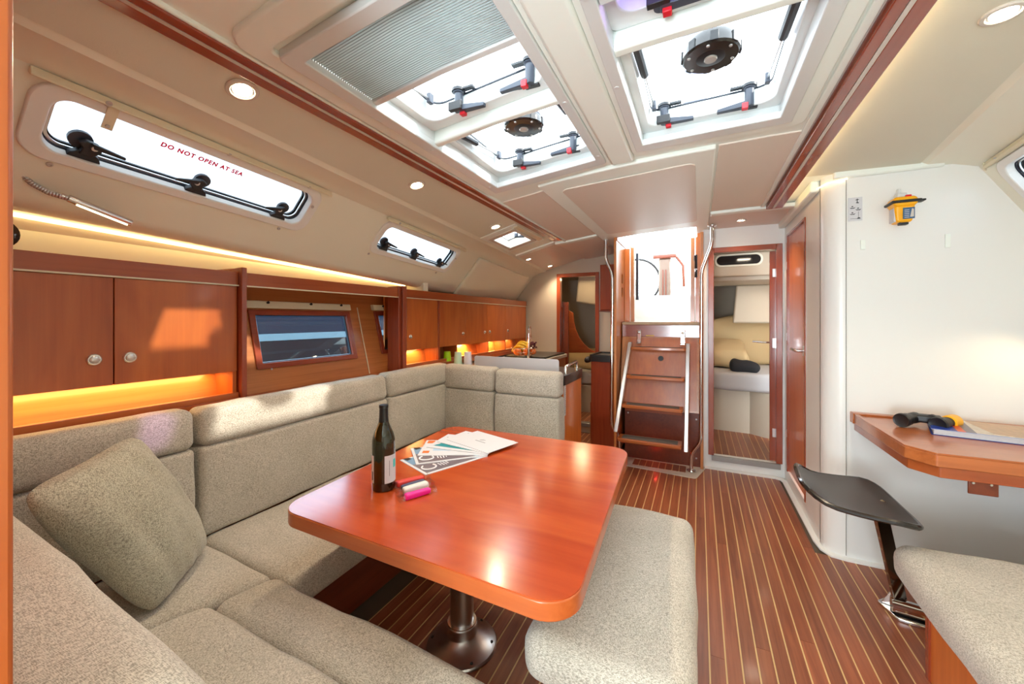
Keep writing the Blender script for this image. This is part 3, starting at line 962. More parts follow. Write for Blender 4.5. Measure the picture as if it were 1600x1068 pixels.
# -------------------------------------------------- side windows
def side_window(n, fn, R, label, handles, screws, side=1, lettering=False, glass='paneside'):
    p0, p1, q0, q1 = R
    c = fn((p0 + p1) / 2, (q0 + q1) / 2, 0)
    root = struct_empty('window_%d' % n, c, label, 'window')
    MB().ring(fn, (p0 - 0.030, p1 + 0.030, q0 - 0.04, q1 + 0.04, 0.06), (p0 + 0.006, p1 - 0.006, q0 + 0.008, q1 - 0.008, 0.042), -0.022, 0.010, n=8,
              inner2=(p0 + 0.002, p1 - 0.002, q0 + 0.002, q1 - 0.002, 0.045)).build('window_frame', 'wall', root, bevel=0.005, seg=3)
    MB().ring(fn, (p0 - 0.01, p1 + 0.01, q0 - 0.01, q1 + 0.01, 0.05), (p0 + 0.009, p1 - 0.009, q0 + 0.010, q1 - 0.010, 0.040), -0.028, -0.0225, n=8).build('gasket', 'gasket', root)
    MB().ring(fn, (p0 - 0.005, p1 + 0.005, q0 - 0.005, q1 + 0.005, 0.05), (p0 + 0.014, p1 - 0.014, q0 + 0.018, q1 - 0.018, 0.036), -0.034, -0.0285, n=8).build('outer_frame', 'alu', root)
    MB().ring(fn, (p0 - 0.005, p1 + 0.005, q0 - 0.005, q1 + 0.005, 0.05), (p0 + 0.016, p1 - 0.016, q0 + 0.022, q1 - 0.022, 0.034), -0.050, -0.042, n=8).build('outer_gasket', 'gasket', root)
    MB().slab(fn, (p0 - 0.002, p1 + 0.002, q0 - 0.002, q1 + 0.002, 0.045), -0.0405, -0.0355).build('pane', glass, root)
    for q, sg, s in handles:
        b = Vector(fn(p1 - 0.006, q, -0.006)); up = Vector(fn(p0, q, -0.006)) - Vector(fn(p1, q, -0.006)); up.normalize()
        inn = (Vector(fn(p1, q, 0.1)) - Vector(fn(p1, q, 0))).normalized()
        yv = Vector((0, 1, 0))
        def W(a, b_, c_): return b + yv * a * s + up * b_ * s + inn * c_ * s
        # mounting lug
        h = MB().prism([(-0.036, -0.006), (0.036, -0.006), (0.030, 0.010), (0.014, 0.022), (-0.014, 0.022), (-0.030, 0.010)], -0.012, 0.006, lambda u, v, w: W(u, v, w)).build('window_catch', 'dgrey', root, bevel=0.002)
        MB().prism([(0.026 * math.cos(t), 0.046 + 0.026 * math.sin(t)) for t in [2 * PI * k / 16 for k in range(16)]], -0.020, -0.010, lambda u, v, w: W(u - 0.012 * sg, v, w)).build('catch_cup', 'greyp', h)
        MB().prism([(-0.014, 0.014), (0.014, 0.012), (0.030, 0.034), (0.022, 0.052), (-0.006, 0.060), (-0.020, 0.048), (-0.010, 0.036)], -0.006, 0.012,
                   lambda u, v, w: W(u * sg, v, w)).build('catch_arm', 'dgrey', h, bevel=0.003)
        MB().hexa([W(*v) for v in [(0.010 * sg, 0.042, 0.004), (0.078 * sg, 0.036, 0.012), (0.078 * sg, 0.044, 0.012), (0.004 * sg, 0.058, 0.004),
                                   (0.010 * sg, 0.042, 0.016), (0.078 * sg, 0.036, 0.020), (0.078 * sg, 0.044, 0.020), (0.004 * sg, 0.058, 0.016)]]).build('catch_lever', 'dgrey', h, bevel=0.002)
        MB(frame_at(W(0.012 * sg, 0.044, 0.012), inn)).lathe([(0.009, 0), (0.008, 0.003), (0, 0.003)], 10).build('catch_screw', 'alu', h)
    # blind cassette above the window
    MB().plate(fn, [p0 - 0.080, p0 - 0.032], [q0 - 0.05, q1 + 0.06], [], 0.004, 0.028).build('blind_cassette', 'beigerail', root, bevel=0.006)
    for (p, q, w) in screws:
        MB(frame_at(fn(p, q, w), Vector(fn(p, q, 1)) - Vector(fn(p, q, 0)))).lathe([(0.0075, 0), (0.0075, 0.002), (0.004, 0.003), (0.003, 0.0015), (0, 0.0015)], 10).build('screw', 'brushed', root)
    return root
w4 = side_window(4, lwall, W1, 'long left side window nearest the camera with red lettering', [(0.50, 1, 1.05), (0.80, -1, 1.0), (1.13, -1, 1.0)],
                 [(-0.015, 0.50, 0.026), (0.004, 0.50, 0.026), (-0.01, 0.83, 0.026), (-0.01, 1.17, 0.026), (0.262, 0.44, 0.001), (0.262, 1.16, 0.001), (0.10, 1.245, 0.011)])
# hanging tab of the blind with its screw
MB().plate(lwall, [0.006, 0.088], [0.505, 0.53], [], 0.012, 0.015).build('blind_tab', 'beigerail', w4)
MB(frame_at(lwall(0.078, 0.5175, 0.015), Vector(lwall(0, 0, 1)) - Vector(lwall(0, 0, 0)))).lathe([(0.006, 0), (0.005, 0.002), (0, 0.002)], 10).build('screw', 'brushed', w4)
w5 = side_window(5, lwall, W2, 'shorter looking left side window above the galley end of the settee', [(1.84, 1, 1.05), (2.15, 1, 1.0), (2.48, 1, 0.9)],
                 [(-0.015, 1.80, 0.026), (0.004, 1.80, 0.026), (-0.01, 2.15, 0.026), (-0.01, 2.52, 0.026), (0.262, 1.75, 0.001), (0.262, 2.5, 0.001), (0.10, 2.6, 0.011)])
# lettering on the first window
o_ = Vector(lwall(W1[0] + 0.046, 0.800, -0.0345)); dn = Vector(lwall(W1[1], 0.80, -0.0345)) - o_
inn = Vector(lwall(0.1, 0.8, 1)) - Vector(lwall(0.1, 0.8, 0))
o_ = Vector(lwall(W1[0] + 0.046, 0.800, -0.0325))
xd_ = Vector(lwall(W1[0] + 0.046, 0.95, -0.0325)) - Vector(lwall(W1[0] + 0.046, 0.65, -0.0325))
nn_ = xd_.cross(Vector(lwall(W1[1], 0.80, -0.0325)) - o_)
if nn_.x < 0: nn_ = -nn_
T = frame_at(o_, nn_, xd_)
# text x runs towards +Y, which reads left to right from inside
text_part('warning_lettering', 'DO NOT OPEN AT SEA', 'print', T, 0.0215, parent=w4, spacing=1.25)
w6 = side_window(6, rwall, (0.060, 0.220, 1.74, 2.56), 'right side window at the edge of the picture above the chart table', [(1.86, 1, 1.0), (2.44, -1, 1.0)],
                 [(-0.02, 2.50, 0.028)])
MB().tube([rwall(0.0, 2.600, 0.020), rwall(0.015, 2.625, 0.016), rwall(0.03, 2.655, 0.008)], 0.004, 6).build('blind_tab', 'beigerail', w6)

# hull lining behind the cabinets with two windows (sloping panel)
def hull(u, v, w):      # u = Y, v = Z
    x = -2.125 + 0.26 * (1.36 - v)
    return (x + w, u, v)
HW1 = (1.265, 1.86, 1.065, 1.325)
HW2 = (2.14, 2.6, 1.075, 1.33)
hp = MB().plate(hull, [0.1, 1.265, 1.86, 2.14, 2.60, 4.40], [0.3, 1.065, 1.075, 1.325, 1.33, 1.50], [HW1, HW2], -0.02, 0)
hobj = struct(hp.build('wall_hull', 'pale'))
MB().box(-2.16, -2.10, 0.1, 4.4, 1.49, 1.62).build('hull_lining', 'cream', lobj)
MB().box(-2.35, -2.30, -1.6, 6.2, -0.1, 1.0).build('hull_shell', 'wall', lobj)
for n, R, lab in ((7, HW1, 'hull window behind the settee showing the dark neighbouring hull'), (8, HW2, 'hull window half hidden behind the cherry divider')):
    r = struct_empty('window_%d' % n, hull((R[0] + R[1]) / 2, (R[2] + R[3]) / 2, 0), lab, 'window')
    MB().ring(hull, (R[0] - 0.028, R[1] + 0.028, R[2] - 0.024, R[3] + 0.024, 0.004), (R[0] + 0.004, R[1] - 0.004, R[2] + 0.004, R[3] - 0.004, 0.003), -0.012, 0.012).build('window_frame', 'red', r, bevel=0.002)
    MB().ring(hull, (R[0], R[1], R[2], R[3], 0.004), (R[0] + 0.008, R[1] - 0.008, R[2] + 0.008, R[3] - 0.008, 0.003), -0.02, -0.006).build('gasket', 'gasket', r)
    MB().plate(hull, [R[0], R[1]], [R[2], R[3]], [], -0.018, -0.014).build('pane', 'paneblue', r)
    y1_ = R[1] + 0.03
    MB().plate(hull, [R[0] - 0.045, y1_], [R[3] + 0.032, R[3] + 0.072], [], 0.0, 0.03).build('blind_cassette', 'beigerail', r, bevel=0.004)
    for f in (0.16, 0.55, 0.88):
        yy = R[0] - 0.04 + (R[1] - R[0] + 0.07) * f
        MB(frame_at(hull(yy, R[3] + 0.062, 0.03), (1, 0, 0.2))).lathe([(0.006, 0), (0.004, 0.004), (0.008, 0.009), (0, 0.010)], 8).build('blind_clip', 'black', r)
MB().plate(hull, [1.965, 1.971], [0.93, 1.378], [], 0.0, 0.004).build('joint_strip', 'beigerail', hobj)
MB(frame_at(hull(1.315, 1.035, 0), (1, 0, 0.2))).lathe([(0.006, 0), (0.005, 0.003), (0, 0.003)], 8).build('screw', 'brushed', hobj)

# ================================================================== COMPANIONWAY
cw = struct_empty('companionway', (-0.31, 3.8, 0), 'cherry companionway surround around the bright entrance', 'companionway')
# side panels (left one has two hand holds)
def lp(u, v, w): return (-0.685 + 0.022 * w, u, v)
MB().plate(lp, [3.54, 3.80, 3.885, 4.40], [0.08, 1.505, 1.60, 1.64, 1.735, 2.04], [(3.80, 3.885, 1.505, 1.60), (3.80, 3.885, 1.64, 1.735)], 0, 1).build('side_panel', 'palez', cw, bevel=0.002)
for z0, z1, up in ((1.505, 1.60, -1), (1.64, 1.735, 1)):
    # rounded ends of the slots
    pts = [(3.80, z0), (3.885, z0), (3.885, z1), (3.80, z1)]
    arcp = [(3.8425 + 0.0425 * math.cos(t), (z1 - 0.0425 if up > 0 else z0 + 0.0425) + up * 0.0425 * math.sin(t)) for t in [PI * k / 10 for k in range(11)]]
    top = z1 if up > 0 else z0
    m = MB()
    m.prism([(3.885, top)] + arcp[:6], 0.02, 0.98, lp)
    m.prism([(3.80, top)] + list(reversed(arcp[5:])), 0.02, 0.98, lp)
    m.build('slot_corner', 'palez', cw)
MB().box(-0.72, -0.70, 3.78, 3.92, 1.48, 1.76).build('slot_backing', 'dark', cw)
MB().box(0.012, 0.035, 3.74, 4.40, 0.0, 2.05).build('side_panel', 'palez', cw, bevel=0.002)
MB().box(-0.665, -0.655, 3.55, 4.40, 2.0, 2.05).build('top_moulding', 'red', cw, bevel=0.002)
MB().box(-0.662, -0.612, 3.95, 4.00, 1.27, 1.99).build('jamb', 'orange', cw, bevel=0.003)
MB().box(-0.606, -0.572, 3.965, 4.00, 1.27, 2.0).build('washboard_channel', 'palez', cw, bevel=0.002)
MB().box(-0.028, 0.012, 3.95, 4.00, 1.27, 2.05).build('jamb', 'orange', cw, bevel=0.003)
MB().box(-0.068, -0.034, 3.965, 4.00, 1.27, 2.05).build('washboard_channel', 'palez', cw, bevel=0.002)
MB().box(-0.012, 0.012, 3.78, 4.36, 1.27, 2.05).build('inner_lining', 'orange', cw)
MB().box(-0.655, 0.018, 3.775, 4.40, 1.245, 1.272).build('sill', 'sill', cw, bevel=0.004)
MB().box(-0.655, 0.018, 3.79, 3.82, 1.135, 1.245).build('cross_rail', 'redx', cw, bevel=0.002)
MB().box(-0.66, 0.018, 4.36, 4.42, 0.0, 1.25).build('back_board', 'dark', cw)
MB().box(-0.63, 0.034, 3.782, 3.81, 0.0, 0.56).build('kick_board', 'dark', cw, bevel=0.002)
MB().box(-0.625, 0.012, 3.80, 3.83, 0.5, 1.14).build('inner_board', 'redx', cw)
# sloping engine cover with a raised edge
def cov(u, v, w):
    z = 0.505 + 0.63 * v
    x = (-0.650 + 0.055 * v) * (1 - u) + 0.006 * u
    return (x, 3.640 + 0.145 * v - w, z)
MB().plate(cov, [0, 1], [0, 1], [], 0, -0.02).build('engine_cover', 'door', cw, bevel=0.002)
MB().ring(cov, (0, 1, 0, 1, 0.004), (0.035, 0.965, 0.03, 0.985, 0.004), 0, 0.006).build('cover_edge', 'pale', cw, bevel=0.001)
m = MB().hexa([(-0.655, 3.66, 0.505), (-0.640, 3.66, 0.505), (-0.595, 3.80, 1.135), (-0.655, 3.80, 1.135),
               (-0.655, 3.80, 0.505), (-0.640, 3.80, 0.505), (-0.595, 3.82, 1.135), (-0.655, 3.82, 1.135)])
m.build('cover_cheek', 'palez', cw)
MB(frame_at(cov(0.49, 0.70, 0.004), (0, -1, 0.2))).lathe([(0.024, 0), (0.022, 0.004), (0.014, 0.004), (0.012, 0.001), (0, 0.001)], 16).build('cover_latch', 'black', cw)
for x, z in ((-0.02, 0.42), (-0.02, 0.08), (-0.60, 0.42)):
    MB(frame_at((x, 3.782, z), (0, -1, 0))).lathe([(0.008, 0), (0.007, 0.003), (0, 0.003)], 8).build('screw', 'brushed', cw)
MB().box(-0.44, -0.37, 3.778, 3.784, 1.143, 1.150).build('yellow_mark', plain('yellow_tape', srgb(226, 186, 40), 0.6), cw)
il = MB(frame_at((-0.355, 3.781, 0.155), (0, -1, 0))).lathe([(0.010, 0), (0.009, 0.004), (0, 0.006)], 12).build('indicator_lamp', 'ledred', cw)
add_light('indicator_glow', 'POINT', (-0.355, 3.75, 0.15), 0.05, (1, 0.05, 0.03), shadow_soft_size=0.008)
# black instrument / torch holder on the right jamb
tb = thing('black_torch', (-0.012, 3.90, 1.675), 'black torch clipped to the right side of the companionway', 'torch')
m = MB(frame_at((-0.012, 3.90, 1.675), (0, 0, 1)))
m.lathe([(0.020, 0), (0.024, 0.006), (0.024, 0.05), (0.018, 0.06), (0.018, 0.075), (0.024, 0.085), (0.024, 0.14), (0.030, 0.16), (0.030, 0.20), (0, 0.20)], 16)
m.build('torch_body', 'black', tb)
MB(frame_at((-0.012, 3.90, 1.740), (0, 0, 1))).lathe([(0.027, 0), (0.027, 0.012), (0, 0.012)], 16).build('clip_band', 'white', tb)

# ladder
ld = thing('companionway_ladder', (-0.34, 3.5, 0.2), 'cherry ladder with four grip topped treads and aluminium rails', 'ladder')
lv = [(1.045, 3.745, -0.565, -0.100), (0.795, 3.655, -0.590, -0.108), (0.552, 3.56, -0.612, -0.118), (0.285, 3.46, -0.632, -0.125)]
for i, (z, y, xa, xb) in enumerate(lv):
    d = 0.11 + 0.015 * i
    poly = rpoly([(xa, y - d / 2), (xb, y - d / 2), (xb, y + d / 2), (xa, y + d / 2)], [0.02, 0.02, 0.004, 0.004], 3)
    t = MB().prism(poly, z - 0.026, z).build('tread', 'desk', ld, bevel=0.004)
    MB().box(xa + 0.035, xb - 0.03, y - d / 2 + 0.028, y + d / 2 - 0.02, z, z + 0.0015).build('grip_strip', 'grip', t)
    MB().box(xa + 0.01, xb - 0.01, y + d / 2 - 0.012, y + d / 2, z - 0.075, z - 0.026).build('tread_riser', 'doorx', t, bevel=0.002)
def lrail(x0, x1, zt, zb, yt, yb, w=0.034):
    m = MB()
    m.hexa([(x1 - w / 2, yb - 0.03, zb), (x1 + w / 2, yb - 0.03, zb), (x1 + w / 2, yb + 0.03, zb), (x1 - w / 2, yb + 0.03, zb),
            (x0 - w / 2, yt - 0.03, zt), (x0 + w / 2, yt - 0.03, zt), (x0 + w / 2, yt + 0.03, zt), (x0 - w / 2, yt + 0.03, zt)])
    return m
lrail(-0.575, -0.650, 1.085, 0.325, 3.745, 3.45).build('rail', 'alu', ld, bevel=0.006, seg=3)
lrail(-0.085, -0.094, 1.085, 0.24, 3.745, 3.42).build('rail', 'alu', ld, bevel=0.006, seg=3)
for x in (-0.50, -0.128):
    h = MB().box(x - 0.020, x + 0.020, 3.770, 3.782, 1.08, 1.20).build('hook', 'steel', ld, bevel=0.006)
    MB(frame_at((x, 3.770, 1.175), (0, -1, 0))).lathe([(0.014, 0), (0.012, 0.006), (0.005, 0.008), (0, 0.006)], 12).build('hook_bolt', 'steel', h)
    MB().box(x - 0.018, x + 0.018, 3.70, 3.775, 1.076, 1.082).build('hook_tongue', 'steel', h, bevel=0.002)

# grab rails
def bezier_path(pts, r=0.04, n=5):
    P = [Vector(p) for p in pts]
    out = [P[0]]
    for a, b, c_ in zip(P[:-2], P[1:-1], P[2:]):
        u = (a - b); v = (c_ - b)
        d = min(r, u.length / 2, v.length / 2)
        s, e = b + u.normalized() * d, b + v.normalized() * d
        for k in range(n + 1):
            t = k / n
            out.append(s.lerp(b, t).lerp(b.lerp(e, t), t))
    out.append(P[-1])
    return out
def grab_rail(label, pts, foot=True):
    g = thing('grab_rail', pts[-1], label, 'handrail', 'tall chrome handrails beside the ladder')
    MB().tube(bezier_path(pts, 0.05), 0.0145, 14).build('tube', 'steel', g)
    MB(frame_at(pts[0], (0, 0, -1))).lathe([(0.033, 0), (0.032, 0.004), (0.018, 0.008), (0, 0.008)], 20).build('ceiling_flange', 'steel', g)
    if foot:
        MB(frame_at(pts[-1], (0, 0, 1))).lathe([(0.036, 0), (0.034, 0.005), (0.018, 0.009), (0, 0.009)], 20).build('floor_flange', 'steel', g)
    return g
grab_rail('chrome handrail bent beside the left side of the ladder', [(-0.762, 3.56, 2.03), (-0.762, 3.56, 1.84), (-0.700, 3.56, 1.70), (-0.712, 3.56, 0.35), (-0.655, 3.60, 0.25), (-0.648, 3.62, 0.02)])
grab_rail('chrome handrail bent beside the right side of the ladder', [(0.098, 3.60, 2.065), (0.098, 3.60, 1.92), (0.020, 3.64, 1.70), (0.014, 3.64, 0.27), (-0.058, 3.652, 0.16), (-0.058, 3.652, 0.012)])

# pale landing in front of the ladder with its inset teak grating
ldg = struct_empty('landing', (-0.3, 3.66, 0), 'pale landing with an inset strip of teak at the ladder foot', 'landing')
MB().prism(rpoly([(-0.66, 3.56), (-0.02, 3.50), (0.055, 3.79), (-0.66, 3.79)], [0.02, 0.03, 0.01, 0.01], 4), 0.0, 0.006).build('landing_plate', 'trimw', ldg, bevel=0.002)
for k in range(8):
    x0 = -0.535 + k * PITCH
    MB().box(x0, x0 + PITCH - 0.006, 3.60, 3.745, 0.006, 0.0095).build('plank', 'plank', ldg)
    if k < 7:
        MB().box(x0 + PITCH - 0.006, x0 + PITCH, 3.60, 3.745, 0.006, 0.0090).build('inlay_strip', 'holly', ldg)

# ================================================================== DOORS
def door_frame(parent, fn, R, w, mat='redz', matx='redx', depth=(-0.012, 0.02)):
    """frame boards around opening R=(u0,u1,z0,z1); fn(u,z,w)"""
    u0, u1, z0, z1 = R
    MB().plate(fn, [u0 - 0.001, u0 + w], [z0, z1], [], *depth).build('jamb', mat, parent, bevel=0.003)
    MB().plate(fn, [u1 - w, u1 + 0.001], [z0, z1], [], *depth).build('jamb', mat, parent, bevel=0.003)
    MB().plate(fn, [u0 + w, u1 - w], [z1 - w, z1], [], *depth).build('head', matx, parent, bevel=0.003)
d1 = struct_empty('door_1', (0.34, 3.82, 0.12), 'open doorway with cherry frame to the right aft cabin', 'door')
fA = lambda u, v, w: (u, 3.82 + w, v)
door_frame(d1, fA, (0.075, 0.612, 0.12, 1.915), 0.042, depth=(-0.016, 0.05))
MB().box(0.10, 0.60, 3.798, 3.87, 0.075, 0.118).build('threshold', 'grey', d1, bevel=0.002)
# leaf folded open into the cabin
MB().hexa([(0.538, 3.87, 0.13), (0.574, 3.87, 0.13), (0.72, 4.38, 0.13), (0.69, 4.39, 0.13), (0.538, 3.87, 1.86), (0.574, 3.87, 1.86), (0.72, 4.38, 1.86), (0.69, 4.39, 1.86)]).build('door_leaf', 'doorx', d1)
MB().box(0.530, 0.572, 3.845, 3.868, 0.13, 1.86).build('leaf_edge', 'redz', d1, bevel=0.002)
for z in (0.36, 1.68):
    MB().box(0.548, 0.570, 3.838, 3.846, z - 0.035, z + 0.035).build('hinge', 'alu', d1, bevel=0.002)
MB().box(0.548, 0.572, 3.838, 3.847, 1.06, 1.14).build('strike_plate', 'alu', d1, bevel=0.002)
h = MB().tube(bezier_path([(0.545, 3.95, 1.10), (0.50, 3.95, 1.10), (0.42, 3.96, 1.105)], 0.02), 0.008, 10).build('door_handle', 'steel', d1)
d2 = struct_empty('door_2', (0.63, 3.42, 0.1), 'closed orange cherry door in the white side wall', 'door')
MB().box(0.640, 0.664, 3.145, 3.71, 0.11, 1.955).build('door_leaf', 'orange', d2, bevel=0.002)
fS = lambda u, v, w: (0.63 + w, u, v)
MB().plate(fS, [3.128, 3.148], [0.10, 1.966], [], -0.006, 0.035).build('jamb', 'redz', d2, bevel=0.002)
MB().plate(fS, [3.705, 3.722], [0.10, 1.966], [], -0.006, 0.035).build('jamb', 'redz', d2, bevel=0.002)
MB().plate(fS, [3.148, 3.705], [1.948, 1.966], [], -0.006, 0.035).build('head', 'red', d2, bevel=0.002)
h = MB(frame_at((0.640, 3.215, 1.085), (-1, 0, 0), (0, 1, 0))).box(-0.02, 0.02, -0.035, 0.035, 0, 0.008).build('handle_plate', 'alu', d2, bevel=0.003)
MB().tube(bezier_path([(0.638, 3.215, 1.085), (0.590, 3.215, 1.085), (0.590, 3.34, 1.088)], 0.02), 0.009, 10).build('door_handle', 'alu', h)
for z in (0.40, 1.16, 1.72):
    MB().box(0.622, 0.632, 3.706, 3.724, z - 0.03, z + 0.03).build('hinge', 'alu', d2, bevel=0.002)
d3 = struct_empty('door_3', (-1.26, 4.40, 0.11), 'open doorway with cherry frame to the left aft cabin beyond the galley', 'door')
fG = lambda u, v, w: (u, 4.40 + w, v)
door_frame(d3, fG, (-1.515, -1.015, 0.11, 1.83), 0.042, depth=(-0.016, 0.05))
MB().box(-1.48, -1.05, 4.375, 4.46, 0.07, 0.112).build('threshold', 'grey', d3, bevel=0.002)
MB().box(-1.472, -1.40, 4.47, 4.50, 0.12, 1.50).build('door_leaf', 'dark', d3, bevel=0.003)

# ================================================================== AFT CABINS
def cabin(x0, x1, y0, y1, name, zt=1.98):
    r = struct_empty(name, ((x0 + x1) / 2, y0, 0.1), None, None)
    MB().box(x0, x1, y0, y1, 0.02, 0.085).build('cabin_sole', 'gap', r)
    MB().box(x0 - 0.03, x0, y0, y1, 0.02, zt).build('lining_side', 'cabin', r)
    MB().box(x1, x1 + 0.03, y0, y1, 0.02, zt).build('lining_side', 'cabin', r)
    MB().box(x0, x1, y1, y1 + 0.03, 0.02, zt).build('lining_back', 'cabin', r)
    MB().box(x0 - 0.03, x1 + 0.03, y0, y1 + 0.03, zt, zt + 0.03).build('lining_top', 'cabin', r)
    return r
cr = cabin(0.07, 1.55, 3.862, 6.1, 'wall_cabin_right')
for k in range(15):
    x0 = 0.08 + k * PITCH
    MB().box(x0, x0 + PITCH - 0.005, 3.87, 4.80, 0.085, 0.100).build('plank', 'plank', cr)
    MB().box(x0 + PITCH - 0.005, x0 + PITCH, 3.87, 4.80, 0.085, 0.0992).build('inlay_strip', 'holly', cr)
MB().prism([(0.07, 4.79), (0.48, 4.76), (0.60, 4.66), (0.9, 4.55), (1.5, 4.5), (1.5, 6.08), (0.07, 6.08)], 0.09, 0.55).build('bunk_base', 'cabin', cr, bevel=0.01)
MB().box(0.07, 1.55, 4.62, 4.70, 1.74, 1.98).build('lining_beam', 'cabin', cr, bevel=0.015)
MB().box(0.07, 1.55, 4.70, 5.4, 1.70, 1.76).build('lining_shelf', 'cabin', cr, bevel=0.01)
MB().hexa([(0.36, 5.28, 1.25), (1.2, 5.28, 1.25), (1.2, 5.32, 1.25), (0.36, 5.32, 1.25), (0.40, 5.32, 1.70), (1.2, 5.32, 1.70), (1.2, 5.36, 1.70), (0.40, 5.36, 1.70)]).build('lining_panel', 'cabin', cr, bevel=0.02)
MB().slab(lambda u, v, w: (u, 4.62 - w, v), (0.165, 0.565, 1.855, 1.955, 0.048), -0.002, 0.006).build('dark_port', 'panedark', cr)
MB().ring(lambda u, v, w: (u, 4.62 - w, v), (0.15, 0.58, 1.84, 1.97, 0.06), (0.168, 0.562, 1.858, 1.952, 0.046), -0.001, 0.010).build('port_frame', 'cream', cr, bevel=0.002)
mt = tag(MB().cushion([(0.09, 4.70, 0.552), (1.5, 4.50, 0.552), (1.5, 6.05, 0.552), (0.09, 6.05, 0.552), (0.09, 4.70, 0.74), (1.5, 4.50, 0.74), (1.5, 6.05, 0.74), (0.09, 6.05, 0.74)], 0.04, (0, 0, 0.01), nz=0.02).build('mattress', 'sheet', ang=60),
         'pale grey mattress on the bunk seen through the right aft doorway', 'mattress')
tag(MB().cushion([(0.10, 4.98, 0.755), (0.52, 4.98, 0.755), (0.52, 5.4, 0.80), (0.10, 5.4, 0.80), (0.10, 4.98, 0.93), (0.50, 4.98, 0.93), (0.48, 5.40, 1.06), (0.10, 5.4, 1.06)], 0.07, (0, 0, 0.03), nz=0.02).build('bunk_pillow', 'tan', ang=60),
    'tan pillow on the bunk in the right aft cabin', 'pillow')
tag(MB().cushion([(0.10, 5.45, 0.755), (1.2, 5.45, 0.755), (1.2, 5.60, 0.755), (0.10, 5.60, 0.755), (0.10, 5.52, 1.28), (1.2, 5.42, 1.50), (1.2, 5.6, 1.50), (0.10, 5.62, 1.28)], 0.06, (0, 0.02, 0), nz=0.03).build('bunk_bolster', 'tan', ang=60),
    'tan padded backrest along the hull in the right aft cabin', 'backrest')
bagm = MB().cushion([(0.30, 4.76, 0.745), (0.56, 4.76, 0.745), (0.56, 4.92, 0.745), (0.30, 4.92, 0.745), (0.30, 4.76, 0.86), (0.58, 4.76, 0.83), (0.56, 4.92, 0.83), (0.32, 4.92, 0.86)], 0.05, (0, 0, 0.015), nz=0.03, seed=3)
tag(bagm.build('rolled_garment', plain('charcoal_cloth', srgb(34, 32, 34), 0.9, bump=0.3, bscale=60), ang=60), 'dark rolled garment lying on the pale mattress', 'clothing')
cl_ = cabin(-2.25, -0.92, 4.442, 6.1, 'wall_cabin_left', 1.92)
for k in range(13):
    x0 = -1.66 + k * PITCH
    MB().box(x0, x0 + PITCH - 0.005, 4.45, 5.0, 0.085, 0.100).build('plank', 'plank', cl_)
    MB().box(x0 + PITCH - 0.005, x0 + PITCH, 4.45, 5.0, 0.085, 0.0992).build('inlay_strip', 'holly', cl_)
MB().box(-2.2, -0.93, 4.95, 6.05, 0.09, 0.45).build('bunk_base', 'cabin', cl_, bevel=0.01)
tag(MB().cushion([(-2.2, 4.93, 0.452), (-0.94, 4.93, 0.452), (-0.94, 6.05, 0.452), (-2.2, 6.05, 0.452), (-2.2, 4.93, 0.62), (-0.94, 4.93, 0.62), (-0.94, 6.05, 0.62), (-2.2, 6.05, 0.62)], 0.04, (0, 0, 0.01), nz=0.02).build('mattress', 'sheet', ang=60),
    'grey mattress on the bunk beyond the galley doorway', 'mattress')
tag(MB().cushion([(-1.9, 5.1, 0.635), (-1.1, 5.1, 0.635), (-1.1, 5.8, 0.635), (-1.9, 5.8, 0.635), (-1.9, 5.15, 0.84), (-1.15, 5.15, 0.80), (-1.1, 5.8, 0.85), (-1.9, 5.8, 0.88)], 0.07, (0, 0, 0.02), nz=0.02).build('folded_duvet', 'tan', ang=60),
    'tan folded duvet on the bunk beyond the galley doorway', 'bedding')
# curved cherry partition
q = [(-1.62, 0.86), (-1.10, 0.88)] + [(-1.10 - 0.36 * math.sin(math.radians(a)) , 0.88 + 0.50 * (1 - math.cos(math.radians(a)))) for a in range(12, 91, 13)] + [(-1.62, 1.46)]
MB().prism(q, 0, 1, lambda u, v, w: (u, 4.86 + 0.03 * w, v)).build('curved_partition', 'doorx', cl_, bevel=0.003)
MB().hexa([(-1.5, 5.1, 1.52), (-0.93, 5.1, 1.44), (-0.93, 5.9, 1.44), (-1.5, 5.9, 1.52), (-1.4, 4.9, 1.92), (-0.93, 4.9, 1.92), (-0.93, 5.9, 1.92), (-1.4, 5.9, 1.92)]).build('lining_bulge', 'cabin', cl_, bevel=0.03, seg=3)
add_light('cabin_lamp', 'AREA', (0.7, 4.95, 1.68), 0.7, (1, 0.84, 0.66), (0, 0, -1), size=0.2)
add_light('cabin_lamp', 'AREA', (0.45, 4.2, 1.96), 0.9, (1, 0.84, 0.64), (0, 0, -1), size=0.12)
add_light('cabin_lamp', 'AREA', (-1.3, 4.7, 1.80), 2.0, (1, 0.74, 0.42), (0, 0, -1), size=0.15)

# ================================================================== OUTSIDE
ck = struct_empty('cockpit', (-0.3, 5.4, 1.3), 'white cockpit beyond the companionway', 'cockpit')
MB().box(-0.88, 0.03, 4.43, 7.6, 1.0, 1.10).build('cockpit_sole', 'white', ck)
MB().box(-0.86, 0.02, 5.3, 5.7, 1.10, 1.60).build('cockpit_table', 'white', ck, bevel=0.03, seg=3)
wh = thing('steering_wheel', (-0.86, 6.2, 1.5), 'thin silver steering wheel rim seen through the companionway', 'wheel')
cx_, cz_, rr_ = -0.86, 1.866, 0.34
MB().tube([(cx_ + rr_ * math.cos(2 * PI * k / 40), 6.2, cz_ + rr_ * math.sin(2 * PI * k / 40)) for k in range(41)], 0.018, 8, cap=False).build('wheel_rim', 'black', wh)
for k in range(5):
    a = 2 * PI * k / 5 + 0.3
    MB().tube([(cx_, 6.2, cz_), (cx_ + rr_ * math.cos(a), 6.2, cz_ + rr_ * math.sin(a))], 0.007, 6).build('spoke', 'alu', wh)
